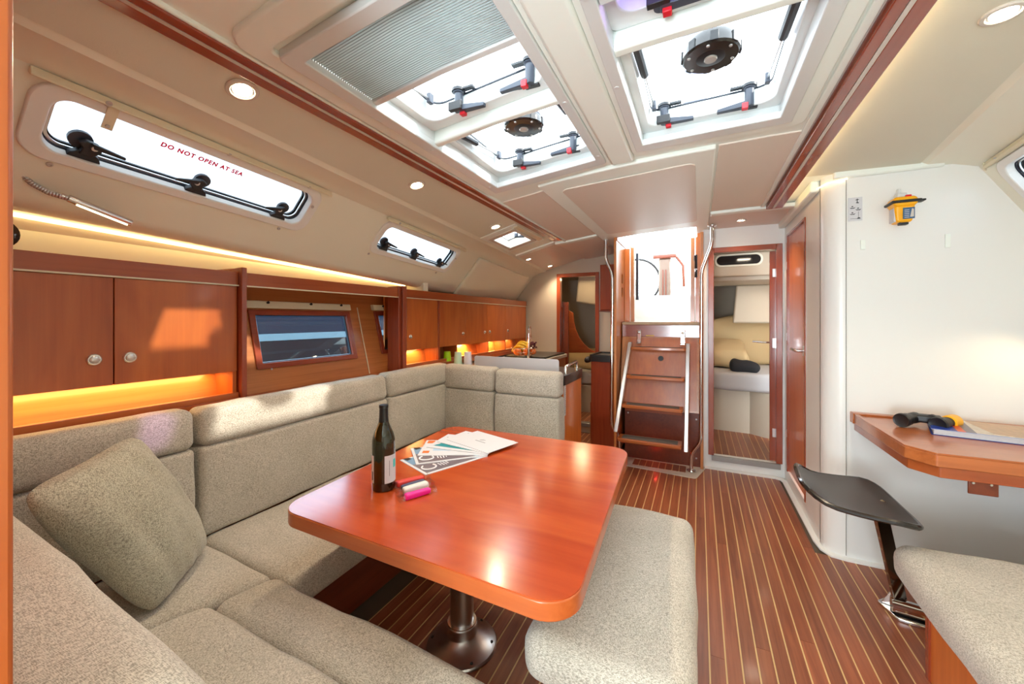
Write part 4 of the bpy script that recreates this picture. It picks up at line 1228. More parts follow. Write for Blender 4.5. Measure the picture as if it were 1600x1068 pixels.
MB(frame_at((cx_, 6.2, cz_), (0, -1, 0))).lathe([(0.04, -0.03), (0.04, 0.03), (0, 0.03)], 14).build('hub', 'alu', wh)
MB().tube([(cx_, 6.22, cz_), (cx_, 6.3, 1.1)], 0.03, 8).build('wheel_post', 'white', wh)
pd = thing('cockpit_pedestal', (-0.42, 6.0, 1.1), 'pale wooden topped pedestal in the middle of the cockpit', 'pedestal')
MB().box(-0.52, -0.36, 5.95, 6.10, 1.10, 2.16).build('column', plain('taupe_column', srgb(120, 100, 88), 0.5), pd, bevel=0.02)
MB().box(-0.60, -0.28, 5.92, 6.12, 2.16, 2.22).build('wooden_top', 'dark', pd, bevel=0.02)
MB().tube([(-0.30, 6.0, 2.2), (-0.20, 6.0, 2.05), (-0.19, 6.0, 1.75)], 0.02, 8).build('bent_arm', 'dark', pd)
MB().box(-0.47, -0.455, 5.94, 5.952, 1.62, 2.0).build('teak_slot', 'dark', pd)
MB().box(-0.43, -0.415, 5.94, 5.952, 1.62, 2.0).build('teak_slot', 'dark', pd)
MB().box(-0.600, -0.572, 4.27, 4.30, 1.50, 1.99).build('frame_post', 'gasket', ck)
MB().box(-0.070, -0.054, 4.27, 4.30, 1.55, 2.03).build('frame_post', 'gasket', ck)
MB().tube([(-0.9, 6.8, 1.95), (0.2, 6.8, 1.95)], 0.012, 6).build('guard_wire', 'alu', ck)
MB().tube([(-0.9, 6.8, 1.78), (0.2, 6.8, 1.78)], 0.012, 6).build('guard_wire', 'alu', ck)
sh_ = thing('sunshade', (-0.3, 4.0, 2.4), 'added white canvas sprayhood stretched over the companionway', 'canopy')  # unseen canvas, added to keep sun and sky off the companionway panel
canv = cloth_translucent('white_canvas', (0.62, 0.64, 0.67, 1), 0.45)
hp_ = [(-1.45, 2.16), (-1.40, 2.45), (-1.2, 2.62), (-0.3, 2.72), (0.6, 2.62), (0.8, 2.45), (0.85, 2.16)]
m = MB(); vs = []
for y in (3.35, 5.0):
    for x, z in hp_:
        vs += [(x, y, z), (x, y, z + 0.004)]
k7 = len(hp_)
fs = []
for i in range(k7 - 1):
    a, b = 2 * i, 2 * i + 2
    c2, d2_ = a + 2 * k7, b + 2 * k7
    fs += [(a, b, d2_, c2), (a + 1, c2 + 1, d2_ + 1, b + 1), (a, a + 1, b + 1, b), (c2, d2_, d2_ + 1, c2 + 1)]
fs += [(0, 2 * k7, 2 * k7 + 1, 1), (2 * k7 - 2, 2 * k7 - 1, 4 * k7 - 1, 4 * k7 - 2)]
m.add(vs, fs).build('canvas', canv, sh_)
MB().tube([(x, 4.99, z) for x, z in hp_], 0.012, 8).build('hoop', 'steel', sh_)
# boom with its grey blue sail cover above the right skylight
bm_ = thing('boom', (0.0, 2.2, 3.3), 'blurred grey blue covered boom above the right skylight', 'boom')
MB().hexa([(-0.10, 2.0, 3.25), (0.10, 2.0, 3.25), (0.02, 6.5, 3.4), (-0.18, 6.5, 3.4), (-0.06, 2.0, 3.75), (0.06, 2.0, 3.75), (-0.02, 6.5, 3.7), (-0.14, 6.5, 3.7)]).build('sail_cover', plain('grey_blue_canvas', srgb(150, 156, 186), 0.9), bm_, bevel=0.05)
# neighbouring boat lying alongside
nb = thing('neighbouring_boat', (-4.6, 3.5, 0), 'dark navy hull with a white stripe lying alongside outside', 'boat')
navy = plain('navy_hull', srgb(7, 11, 18), 0.6, spec=0.05)
MB().box(-5.2, -4.4, -3, 12, -0.6, 1.05).build('lower_hull', navy, nb)
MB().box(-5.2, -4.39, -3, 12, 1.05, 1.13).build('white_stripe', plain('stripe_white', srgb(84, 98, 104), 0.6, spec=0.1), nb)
MB().box(-5.2, -4.4, -3, 12, 1.13, 1.46).build('upper_hull', plain('slate_hull', srgb(16, 24, 36), 0.6, spec=0.05), nb)
MB().hexa([(-5.2, 3.2, 1.46), (-4.5, 3.2, 1.46), (-4.5, 5.0, 1.46), (-5.2, 5.0, 1.46), (-5.2, 3.6, 1.62), (-4.7, 3.8, 1.62), (-4.7, 4.8, 1.62), (-5.2, 4.8, 1.62)]).build('coachroof', plain('grey_coachroof', srgb(52, 60, 68), 0.6, spec=0.1), nb)
sea = MB().box(-30, -2.6, -20, 30, -0.72, -0.70).build('water', plain('dark_water', srgb(10, 18, 22), 0.3, spec=0.2))
struct(sea)

# ================================================================== LEFT CABINETS
CX = -1.90
def knob(parent, y, z, s=1.0, x=None):
    x = CX if x is None else x
    k = MB(frame_at((x, y, z), (1, 0, 0))).lathe([(0.0195 * s, 0), (0.0195 * s, 0.003), (0.017 * s, 0.005), (0.0145 * s, 0.005)], 22).build('knob_ring', 'alu', parent)
    MB(frame_at((x, y, z), (1, 0, 0))).lathe([(0.0145 * s, 0.002), (0.0140 * s, 0.009), (0.009 * s, 0.012), (0, 0.013)], 20).build('knob', 'knob', k)
    return k
BK = -2.10
def header(parent, y0, y1, z0=1.452, z1=1.514):
    MB().box(CX - 0.035, CX + 0.004, y0, y1, z0, z1).build('header_rail', 'doory', parent, bevel=0.002)
    MB().box(CX + 0.004, CX + 0.009, y0, y1, z0 - 0.003, z0 + 0.003).build('pale_bead', 'beigerail', parent)
def wall_unit(label, y0, y1, doors, cells, knobs, niche=(0.955, 1.062), lit=True):
    c = thing('wall_cabinet', ((CX + BK) / 2, (y0 + y1) / 2, 0.93), label, 'cabinet')
    MB().box(BK, CX - 0.035, y0, y1, 1.49, 1.512).build('top_board', 'doory', c)
    header(c, y0, y1)
    zb = niche[1]
    MB().box(BK, CX - 0.02, y0, y1, zb, zb + 0.012).build('bottom_board', 'doory', c)
    MB().box(BK, BK + 0.012, y0, y1, 0.93, 1.49).build('back_panel', 'orange' if lit else 'door', c)  # lit units get a brighter orange back, the glow put into its colour
    MB().box(BK, CX + 0.03, y0, y1, 0.915, niche[0] - 0.012).build('shelf_board', 'doory', c, bevel=0.002)
    MB().box(CX - 0.02, CX + 0.01, y0, y1, niche[0] - 0.015, niche[0] + 0.012).build('shelf_fiddle', 'doory', c, bevel=0.003)
    for yy in cells:
        MB().box(BK + 0.012, CX - 0.002, yy - 0.008, yy + 0.008, 0.93, zb).build('divider', 'door', c)
    for (a, b), kb in zip(doors, knobs):
        d = MB().box(CX - 0.018, CX, a + 0.0018, b - 0.0018, zb + 0.001, 1.448).build('door', 'door', c, bevel=0.0012)
        if kb is not None:
            knob(d, kb[0], kb[1], kb[2])
    return c
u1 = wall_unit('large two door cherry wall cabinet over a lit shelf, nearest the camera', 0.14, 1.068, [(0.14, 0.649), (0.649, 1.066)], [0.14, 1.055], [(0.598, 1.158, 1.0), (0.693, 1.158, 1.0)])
add_light('shelf_light', 'AREA', (-1.99, 0.62, 1.055), 1.5, (1.0, 0.60, 0.18), (0, 0, -1), shape='RECTANGLE', size=0.06, size_y=0.8)
dv = thing('divider_board', (-1.99, 1.08, 0.5), 'thin cherry upright between the near cabinet and the hull window', 'upright')
MB().box(BK + 0.03, CX + 0.03, 1.068, 1.092, 0.93, 1.535).build('board', 'redz', dv, bevel=0.004)
hb = thing('bridging_header', (-1.9, 1.6, 1.45), 'long cherry header bridging over the hull windows', 'header')
header(hb, 1.092, 2.115)
MB().box(BK - 0.02, CX - 0.035, 1.092, 2.115, 1.488, 1.512).build('top_board', 'doory', hb)
dv2 = thing('wide_upright', (-1.95, 2.15, 0.5), 'wide cherry upright between hull window and galley cabinets', 'upright')
MB().box(-2.0, CX + 0.002, 2.125, 2.185, 0.93, 1.53).build('board', 'redz', dv2, bevel=0.003)
MB().box(CX + 0.002, CX + 0.020, 2.150, 2.188, 0.93, 1.532).build('face_strip', 'redz', dv2, bevel=0.003)
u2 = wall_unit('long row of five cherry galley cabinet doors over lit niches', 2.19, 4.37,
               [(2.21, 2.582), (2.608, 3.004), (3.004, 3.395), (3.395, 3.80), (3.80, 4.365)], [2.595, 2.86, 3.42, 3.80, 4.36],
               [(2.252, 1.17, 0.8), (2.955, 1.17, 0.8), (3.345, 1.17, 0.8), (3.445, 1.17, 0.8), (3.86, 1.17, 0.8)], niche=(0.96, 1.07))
MB().box(CX - 0.018, CX + 0.003, 2.585, 2.606, 0.93, 1.45).build('stile', 'redz', u2, bevel=0.002)
for y, e in ((2.40, 0.6), (3.10, 1.8), (3.65, 1.0), (4.1, 0.25)):
    add_light('niche_light', 'AREA', (-2.0, y, 1.062), e, (1.0, 0.60, 0.2), (0, 0, -1), shape='RECTANGLE', size=0.05, size_y=0.22)
MB().box(BK + 0.012, BK + 0.02, 3.88, 3.95, 0.985, 1.02).build('socket', 'alu', u2, bevel=0.004)
sh = thing('settee_shelf_board', (-1.95, 1.6, 0.9), 'cherry capping board behind the settee under the hull window', 'shelf')
MB().box(-2.02, -1.875, 1.094, 2.115, 0.905, 0.925).build('board', 'doory', sh, bevel=0.003)
MB().box(-1.90, -1.885, 0.14, 2.58, 0.60, 0.903).build('apron', 'doory', sh)

# ================================================================== SETTEE
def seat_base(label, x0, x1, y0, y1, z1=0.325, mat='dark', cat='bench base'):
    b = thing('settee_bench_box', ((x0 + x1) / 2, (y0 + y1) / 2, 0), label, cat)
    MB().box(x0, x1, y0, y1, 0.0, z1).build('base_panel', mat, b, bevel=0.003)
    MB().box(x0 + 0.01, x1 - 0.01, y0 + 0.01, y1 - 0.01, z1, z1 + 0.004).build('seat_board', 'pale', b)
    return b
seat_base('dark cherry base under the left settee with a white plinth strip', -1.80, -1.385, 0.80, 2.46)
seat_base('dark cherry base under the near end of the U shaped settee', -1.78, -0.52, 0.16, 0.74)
seat_base('cherry base under the far end of the U shaped settee', -1.38, -0.62, 2.0, 2.50, mat='doorx')
def cush(name, label, c, r=0.03, b=(0.0, 0.0, 0.012), seed=1, mat='fab', group='grey tweed settee seat cushions', cat='cushion', m=10, nz=0.008):
    cen = sum((Vector(p) for p in c[:4]), Vector()) / 4
    o = MB().cushion(c, r, b, m=m, nz=nz, seed=seed)
    t = thing(name, cen, label, cat, group)
    o.build('cushion_cover', mat, t, ang=70)
    return t
def quad(p, z0, z1):
    return [(x, y, z0) for x, y in p] + [(x, y, z1) for x, y in p]
Z0, Z1 = 0.331, 0.452
cush('seat_cushion', 'long grey tweed seat cushion of the left settee beside the table', quad([(-1.76, 0.845), (-1.195, 0.835), (-1.195, 2.46), (-1.76, 2.46)], Z0, Z1), 0.035)
cush('seat_cushion', 'grey tweed corner seat cushion below the throw pillow', quad([(-1.78, 0.17), (-1.50, 0.17), (-1.27, 0.832), (-1.76, 0.842)], Z0, Z1), 0.032, seed=2)
sc_ = thing('seat_cushion', (-0.9, 0.5, Z0), 'grey tweed seat cushion with a cross seam at the near end of the table', 'cushion', 'grey tweed settee seat cushions')
MB().cushion(quad([(-1.495, 0.17), (-0.42, 0.17), (-0.42, 0.655), (-1.325, 0.668)], Z0, Z1), 0.030, (0, 0, 0.012), nz=0.008, seed=4).build('cushion_cover', 'fab', sc_, ang=70)
MB().cushion(quad([(-1.322, 0.660), (-0.42, 0.648), (-0.42, 0.815), (-1.262, 0.835)], Z0 - 0.004, Z1 + 0.002), 0.040, (0, 0, 0.010), nz=0.008, seed=5).build('front_bolster', 'fab', sc_, ang=70)
cush('seat_cushion', 'grey tweed seat cushion at the far end of the table', quad([(-1.19, 2.0), (-0.64, 2.0), (-0.64, 2.46), (-1.19, 2.46)], Z0, Z1), 0.035, seed=6)
def back(label, p0, p1, th=0.125, zs=0.806, zt=0.955, zb=0.455, lean=0.03, seed=0, side=1, m=8):
    """backrest from p0 to p1 along its front face; thickness to the left of the direction"""
    a, b = Vector((p0[0], p0[1], 0)), Vector((p1[0], p1[1], 0))
    t = (b - a).normalized(); nn = Vector((-t.y, t.x, 0)) * side
    cen = (a + b) / 2; cen.z = zb
    o = thing('backrest_cushion', cen, label, 'backrest cushion', 'grey tweed settee backrest cushions')
    def P(u, w, z): return (a.lerp(b, u) + nn * w + Vector((0, 0, z)))
    c = [P(0, 0, zb), P(1, 0, zb), P(1, th, zb), P(0, th, zb), P(0, 0.0, zs), P(1, 0.0, zs), P(1, th, zs), P(0, th, zs)]
    MB().cushion(c, 0.022, (0, 0.016, 0.0), m=m, nz=0.006, seed=seed).build('lower_pad', 'fab', o, ang=70)
    c = [P(0, -0.006, zs - 0.002), P(1, -0.006, zs - 0.002), P(1, th, zs - 0.002), P(0, th, zs - 0.002), P(0, 0.006, zt), P(1, 0.006, zt), P(1, th, zt), P(0, th, zt)]
    MB().cushion(c, 0.034, (0, 0.010, 0.0), m=m, nz=0.006, seed=seed + 9).build('upper_pad', 'fab', o, ang=70)
    return o
back('grey tweed backrest cushion behind the throw pillow, under the two door cabinet', (-1.735, 0.20), (-1.725, 0.822), seed=1)
back('long grey tweed backrest cushion under the hull window, partly sunlit', (-1.720, 0.838), (-1.745, 1.858), seed=2, m=12, zt=0.952)
back('short grey tweed backrest cushion at the far left corner of the settee', (-1.745, 1.874), (-1.762, 2.56), seed=3)
back('far backrest cushion beside the settee corner in front of the cups', (-1.790, 2.488), (-1.332, 2.455), seed=4, zt=0.948, zs=0.775)
back('far backrest cushion at the open end in front of the splash panel', (-1.318, 2.455), (-0.830, 2.455), seed=5, zt=0.940, zs=0.772)
back('near backrest cushion filling the lower left corner of the view', (-0.515, 0.283), (-1.60, 0.330), th=0.15, seed=6, zt=0.862, zs=0.70)
# throw pillow
pw = thing('throw_pillow', (-1.55, 0.6, 0.46), 'square grey tweed throw pillow leaning in the near corner of the settee', 'pillow')
A, B_, C_, D_ = Vector((-1.455, 0.305, 0.880)), Vector((-1.43, 0.545, 0.442)), Vector((-1.655, 0.800, 0.470)), Vector((-1.625, 0.585, 0.935))
nn = (B_ - A).cross(D_ - A).normalized()
if nn.x < 0: nn = -nn
m = MB(); NG = 22; V = {}; vs = []; fs = []
for side in (1, -1):
    for i in range(NG + 1):
        for j in range(NG + 1):
            edge = i in (0, NG) or j in (0, NG)
            if edge and side < 0:
                V[(side, i, j)] = V[(1, i, j)]; continue
            u, v = i / NG, j / NG
            p = A.lerp(B_, u).lerp(D_.lerp(C_, u), v)
            # pinched corners and waisted edges
            cu, cv = u - 0.5, v - 0.5
            cen = (A + B_ + C_ + D_) / 4
            pin = 1 - 0.05 * (1 - (2 * cu) ** 2) * (2 * abs(cv)) ** 4 - 0.05 * (1 - (2 * cv) ** 2) * (2 * abs(cu)) ** 4
            rnd_ = 1 - 0.10 * (2 * abs(cu)) ** 5 * (2 * abs(cv)) ** 5
            p = cen + (p - cen) * pin * rnd_ * 1.03
            th = 0.085 * ((1 - (2 * cu) ** 2) ** 0.45) * ((1 - (2 * cv) ** 2) ** 0.45) if not edge else 0
            w = 0.010 * noise.noise(Vector((u * 3.2, v * 9, 1.3))) * (0 if edge else 1) + (0.007 * math.sin((u + 0.5 * v) * 17) * max(0, (u - 0.1)) * (1 - u) if not edge else 0)
            V[(side, i, j)] = len(vs)
            vs.append(p + nn * side * (th + w) + nn * 0.03)
for side in (1, -1):
    for i in range(NG):
        for j in range(NG):
            fs.append((V[(side, i, j)], V[(side, i + 1, j)], V[(side, i + 1, j + 1)], V[(side, i, j + 1)]))
m.add(vs, fs)
m.build('pillow_cover', 'fabp', pw, ang=80)
pipe = [A.lerp(B_, t / 12) for t in range(13)] + [B_.lerp(C_, t / 12) for t in range(1, 13)] + [C_.lerp(D_, t / 12) for t in range(1, 13)] + [D_.lerp(A, t / 12) for t in range(1, 13)]

# loose bench on the other side of the table
bn = thing('padded_bench', (-0.22, 1.4, 0), 'loose grey tweed padded bench on the right of the table', 'bench')
MB().box(-0.385, -0.060, 1.02, 1.77, 0.0, 0.345).build('bench_base', 'redz', bn, bevel=0.004)
MB().cushion(quad([(-0.435, 0.955), (-0.005, 0.945), (-0.022, 1.835), (-0.425, 1.835)], 0.325, 0.458), 0.048, (0.008, 0.012, 0.020), m=12, nz=0.004, seed=8).build('bench_cushion', 'fab', bn, ang=80)

# right seat at the chart table
ns = thing('chart_bench', (1.1, 1.5, 0), 'grey tweed chart table seat on an orange cherry box at the right', 'seat')
MB().box(0.748, 1.60, 0.35, 1.925, 0.0, 0.34).build('seat_base', 'orange', ns, bevel=0.003)
MB().box(0.742, 0.752, 1.905, 1.930, 0.0, 0.34).build('corner_strip', 'redz', ns, bevel=0.002)
MB().cushion(quad([(0.645, 0.38), (1.62, 0.38), (1.62, 1.985), (0.655, 1.975)], 0.325, 0.465), 0.055, (0.01, 0.01, 0.022), m=14, nz=0.012, seed=11).build('seat_cushion', 'fab', ns, ang=80)
tag(MB().box(1.335, 1.66, 2.00, 2.06, 0.0, 0.62).build('desk_support', 'doorx', bevel=0.004), 'cherry upright panel at the far side of the chart seat', 'panel')

# ================================================================== TABLE
tb_ = thing('saloon_table', (-0.80, 1.32, 0), 'large glossy red cherry saloon table on a steel pedestal', 'table')
poly = rpoly([(-1.205, 0.795), (-0.232, 0.772), (-0.290, 1.862), (-1.262, 1.842)], 0.085, 8)
MB().prism(poly, 0.655, 0.698).build('table_core', 'edge', tb_, bevel=0.003)
MB().prism(rpoly([(-1.203, 0.797), (-0.234, 0.774), (-0.292, 1.860), (-1.260, 1.840)], 0.084, 8), 0.698, 0.7005).build('table_top', 'table', tb_)
PX, PY = -0.856, 1.324
pd_ = MB(Matrix.Translation((PX, PY, 0))).lathe([(0.138, 0.0), (0.139, 0.008), (0.135, 0.013), (0.120, 0.017), (0.062, 0.050), (0.060, 0.054), (0.060, 0.090), (0.056, 0.094), (0, 0.094)], 40).build('pedestal_foot', 'brushed', tb_)
MB(Matrix.Translation((PX, PY, 0))).lathe([(0.0465, 0.09), (0.0465, 0.655), (0, 0.655)], 32).build('pedestal_tube', 'brushed', tb_)
MB(Matrix.Translation((PX, PY, 0))).lathe([(0.058, 0.094), (0.0575, 0.098), (0.0465, 0.099), (0, 0.099)], 32).build('pedestal_collar', 'steel', tb_)
for k in range(6):
    a = k * PI / 3 + 0.35
    MB(Matrix.Translation((PX + 0.120 * math.cos(a), PY + 0.120 * math.sin(a), 0.0165))).lathe([(0.006, 0), (0.006, 0.003), (0.002, 0.003), (0, 0.002)], 10).build('foot_bolt', 'black', pd_)

# ------------------------------------------------ things on the table
TZ = 0.7005
m_, n_, l_, p_ = new_mat('olive_bottle_glass')
p_.inputs['Base Color'].default_value = srgb(38, 38, 10)
p_.inputs['Roughness'].default_value = 0.05
p_.inputs['Transmission Weight'].default_value = 0.5
p_.inputs['IOR'].default_value = 1.45
p_.inputs['Coat Weight'].default_value = 0.5
M['bottle'] = m_
bo = thing('wine_bottle', (-1.008, 1.052, TZ), 'olive green wine bottle with white labels standing on the table', 'bottle')
X = Matrix.Translation((-1.008, 1.052, TZ))
R_ = 0.0395
MB(X).lathe([(0.030, 0.0), (0.037, 0.002), (R_, 0.008), (R_, 0.165), (0.0385, 0.178), (0.034, 0.195), (0.025, 0.215), (0.0175, 0.235), (0.0148, 0.252), (0.0142, 0.292), (0, 0.292)], 36).build('bottle_glass', 'bottle', bo)
MB(X).lathe([(0.0178, 0.232), (0.0155, 0.252), (0.0150, 0.284), (0.0162, 0.285), (0.0162, 0.293), (0.0152, 0.2955), (0, 0.2955)], 28).build('foil_capsule', plain('black_foil', srgb(20, 22, 24), 0.3), bo)
MB(X).lathe([(R_ - 0.001, 0.002), (R_ + 0.0003, 0.009), (R_ + 0.0003, 0.03), (0, 0.03)], 36).build('dark_wine', plain('dark_glass_base', srgb(18, 16, 6), 0.1, coat=0.5), bo)
def label_patch(a0, a1, z0, z1, mat, name, rad):
    m = MB(X); N = 12; vs = []; fs = []
    for k in range(N + 1):
        a = math.radians(a0 + (a1 - a0) * k / N)
        for r in (rad, rad + 0.0004):
            for z in (z0, z1):
                vs.append((r * math.cos(a), r * math.sin(a), z))
    for k in range(N):
        b = k * 4; c = b + 4
        fs += [(b + 2, c + 2, c + 3, b + 3), (b, b + 1, c + 1, c), (b, c, c + 2, b + 2), (b + 1, b + 3, c + 3, c + 1)]
    fs += [(0, 2, 3, 1), (N * 4, N * 4 + 1, N * 4 + 3, N * 4 + 2)]
    m.add(vs, fs)
    return m.build(name, mat, bo)
# camera lies at about -46 degrees seen from the bottle
label_patch(-42, 55, 0.030, 0.125, 'paper', 'front_label', R_ + 0.0006)
label_patch(-160, -100, 0.030, 0.125, 'paper', 'back_label', R_ + 0.0006)
label_patch(4, 26, 0.080, 0.108, plain('turquoise_ink', srgb(80, 196, 190), 0.5), 'label_spot', R_ + 0.0012)
label_patch(-116, -106, 0.040, 0.070, 'black', 'bar_code', R_ + 0.0012)
label_patch(-19, -17.5, 0.055, 0.108, 'dgrey', 'label_text', R_ + 0.0012)
label_patch(-124, -122.5, 0.075, 0.115, 'dgrey', 'label_text', R_ + 0.0012)

# brochures fanned out round one corner
PV = Vector((-0.831, 1.490, 0))
inks = {'sky': plain('sky_blue_ink', srgb(96, 142, 178), 0.35), 'roof': plain('grey_mauve_ink', srgb(112, 104, 112), 0.35), 'teal': plain('teal_ink', srgb(20, 140, 150), 0.35),
        'orange': plain('orange_ink', srgb(226, 110, 40), 0.4), 'grey': plain('grey_ink', srgb(120, 122, 128), 0.5), 'pale': plain('pale_blue_ink', srgb(168, 196, 218), 0.4), 'lip': plain('white_ink', srgb(236, 236, 240), 0.4)}
def brochure(label, ang, z, L=0.305, S=0.213, pages=0.0022, lift=0.0):
    b = thing('brochure', (PV.x, PV.y, z), label, 'brochure', 'brochures fanned out on the table')
    a = math.radians(ang)
    e1 = Vector((math.cos(a), math.sin(a), 0)); e2 = Vector((math.sin(a), -math.cos(a), 0))
    T = Matrix.Translation((PV.x, PV.y, z)) @ Matrix((e1, -e2, Vector((0, 0, 1)))).transposed().to_4x4()
    # local frame: x along the long edge from the pivot, y negative across
    MB(T).box(0, L, -S, 0, 0, pages).build('pages', 'paper', b)
    def art(name, poly, mat, lay=1):
        MB(T).prism(poly, pages, pages + 0.00012 * lay).build(name, mat, b)
    return b, art, T, pages
zz = TZ
for i, ang in enumerate((-112, -134)):
    b, art, T, pg = brochure(('lowest brochure with a blue and grey cover, nearest the bottle', 'blue and grey brochure lying over the lowest one')[i], ang, zz)
    L, S = 0.305, 0.213
    art('blue_sky', [(0.012, -S + 0.012), (L - 0.012, -S + 0.012), (L - 0.012, -0.09), (0.10, -0.06), (0.012, -0.10)], inks['sky'])
    art('grey_roof', [(0.05, -0.012), (L - 0.012, -0.012), (L - 0.012, -0.125), (0.22, -0.12), (0.10, -0.06)], inks['roof'], 2)
    art('pale_corner', [(0.012, -0.10), (0.10, -0.06), (0.05, -0.012), (0.012, -0.012)], inks['pale'], 2)  # pale blue print in one corner of the cover
    art('dark_corner', [(L - 0.04, -S + 0.0), (L - 0.012, -S + 0.0), (L - 0.02, -S + 0.03), (L - 0.045, -S + 0.02)], 'black', 3)
    # curly mark followed by four upright strokes
    cxm, cym = L - 0.050, -0.060
    m = MB(T)
    arcp = [(cxm + 0.030 * math.cos(math.radians(t)), cym + 0.026 * math.sin(math.radians(t)), pg + 0.001) for t in range(-60, 211, 18)]
    m.tube(arcp, 0.0035, 6)
    m.build('curly_mark', inks['lip'], b)
    for k, hgt in enumerate((0.028, 0.034, 0.034, 0.026)):
        MB(T).box(cxm - 0.050 - 0.012 * k, cxm - 0.046 - 0.012 * k, cym - 0.012, cym - 0.012 + hgt, pg, pg + 0.0006).build('letter_stroke', inks['lip'], b)
    zz += pg + 0.0003
b, art, T, pg = brochure('white brochure with orange squares on its corners', -153, zz)
art('orange_square', [(0.26, -0.205), (0.295, -0.205), (0.295, -0.165), (0.26, -0.165)], inks['orange'])
art('orange_square', [(0.262, -0.06), (0.292, -0.06), (0.292, -0.03), (0.262, -0.03)], inks['orange'])
art('pale_photo', [(0.02, -0.19), (0.25, -0.19), (0.25, -0.06), (0.02, -0.06)], inks['pale'])
zz += pg + 0.0003
b, art, T, pg = brochure('white brochure with a teal wedge across its cover', -173, zz)
art('teal_wedge', [(0.05, -0.02), (0.285, -0.03), (0.26, -0.085), (0.05, -0.045)], inks['teal'])
art('grey_lines', [(0.18, -0.16), (0.285, -0.16), (0.285, -0.168), (0.18, -0.168)], inks['grey'])
zz += pg + 0.0003
b, art, T, pg = brochure('plain white brochure with a line of grey print', -188, zz)
art('grey_print', [(0.16, -0.185), (0.27, -0.185), (0.27, -0.193), (0.16, -0.193)], inks['grey'])
art('red_dot', [(0.22, -0.10), (0.226, -0.10), (0.226, -0.106), (0.22, -0.106)], inks['orange'])
zz += pg + 0.0003
b, art, T, pg = brochure('topmost white brochure with a small grey emblem', 163, zz, L=0.285, S=0.20)
art('emblem_stroke', [(0.135, -0.115), (0.160, -0.100), (0.162, -0.104), (0.138, -0.120)], inks['grey'])
art('emblem_stroke', [(0.150, -0.122), (0.160, -0.103), (0.163, -0.105), (0.153, -0.124)], inks['grey'])
for k in range(8):
    x0 = 0.110 + k * 0.0085
    art('emblem_letter', [(x0, -0.092), (x0 + 0.006, -0.092), (x0 + 0.006, -0.084), (x0, -0.084)], inks['grey'])

# wrapped sponges / cloths in clear film beside the bottle
wrap = glassy('clear_film', (0.93, 0.93, 0.93, 1), 0.10, 0.12)
def packet(label, c, ang, L, W, H, mat, zb=TZ, film=True, seed=0):
    t = thing('wrapped_bar', (c[0], c[1], zb), label, 'packet', 'film wrapped bars beside the bottle')
    X = Matrix.Translation((c[0], c[1], zb)) @ Matrix.Rotation(math.radians(ang), 4, 'Z')
    MB(X).cushion([(-L / 2, -W / 2, 0.001), (L / 2, -W / 2, 0.001), (L / 2, W / 2, 0.001), (-L / 2, W / 2, 0.001), (-L / 2, -W / 2, H), (L / 2, -W / 2, H), (L / 2, W / 2, H), (-L / 2, W / 2, H)], H * 0.35, (0, 0, 0.001), m=6, nz=0.003, seed=seed).build('bar', mat, t, ang=60)
    if film:
        for sg in (-1, 1):
            vs = []
            for k, (dx, hw, hz) in enumerate(((0, W * 0.5, H), (0.008, W * 0.25, H * 0.7), (0.020, W * 0.65, H * 0.9))):
                for (yy, z2) in ((-hw, 0.001), (hw, 0.001), (hw * 0.8, hz), (-hw * 0.8, hz)):
                    vs.append((sg * (L / 2 + dx), yy, z2))
            fs = []
            for k in range(2):
                for a in range(4):
                    b2 = (a + 1) % 4
                    fs.append((k * 4 + a, k * 4 + b2, k * 4 + 4 + b2, k * 4 + 4 + a))
            fs += [(0, 1, 2, 3), (8, 9, 10, 11)]
            MB(X).add(vs, fs).build('film_twist', wrap, t, ang=10)
    return t
packet('coral red wrapped bar nearest the bottle', (-0.947, 1.122), 63, 0.105, 0.026, 0.020, plain('coral_red', srgb(226, 58, 50), 0.35, var=0.2, vscale=80), seed=1)
packet('slate blue wrapped bar between the red and white ones', (-0.917, 1.100), 64, 0.090, 0.020, 0.020, plain('slate_blue', srgb(64, 66, 96), 0.4), seed=2)
packet('white wrapped bar in the middle of the packets', (-0.888, 1.078), 64, 0.092, 0.027, 0.026, plain('white_bar', srgb(216, 216, 208), 0.4), seed=3)
packet('magenta wrapped bar nearest the table edge', (-0.857, 1.052), 63, 0.092, 0.022, 0.020, plain('magenta', srgb(226, 28, 144), 0.35), seed=4)


# ================================================================== GALLEY
ga = thing('galley_counter', (-1.5, 3.4, 0), 'L shaped galley counter with black top behind the settee', 'counter')
MB().box(-1.88, -0.855, 2.60, 3.06, 0.0, 0.835).build('peninsula_cabinet', 'door', ga, bevel=0.003)
MB().box(-0.862, -0.850, 2.60, 3.06, 0.0, 0.835).build('end_panel', 'orange', ga, bevel=0.002)
MB().prism(rpoly([(-1.88, 2.59), (-0.84, 2.59), (-0.84, 3.085), (-1.88, 3.085)], [0.002, 0.03, 0.03, 0.002], 4), 0.835, 0.905).build('black_worktop', 'blackw', ga, bevel=0.004)
MB().box(-1.88, -1.40, 3.06, 4.37, 0.0, 0.86).build('hull_side_cabinet', 'door', ga, bevel=0.003)
MB().box(-1.985, -1.385, 3.085, 4.38, 0.86, 0.895).build('worktop', 'trimw', ga, bevel=0.003)
MB().box(-1.86, -1.40, 3.70, 4.34, 0.895, 0.915).build('black_cover', 'blackw', ga, bevel=0.003)
MB().box(-1.985, -1.86, 2.60, 3.10, 0.86, 0.905).build('worktop', 'trimw', ga, bevel=0.003)
MB().tube(bezier_path([(-0.862, 2.69, 0.905), (-0.862, 2.69, 0.955), (-0.875, 3.02, 0.965), (-0.875, 3.02, 0.905)], 0.04), 0.012, 12).build('grab_handle', 'steel', ga)
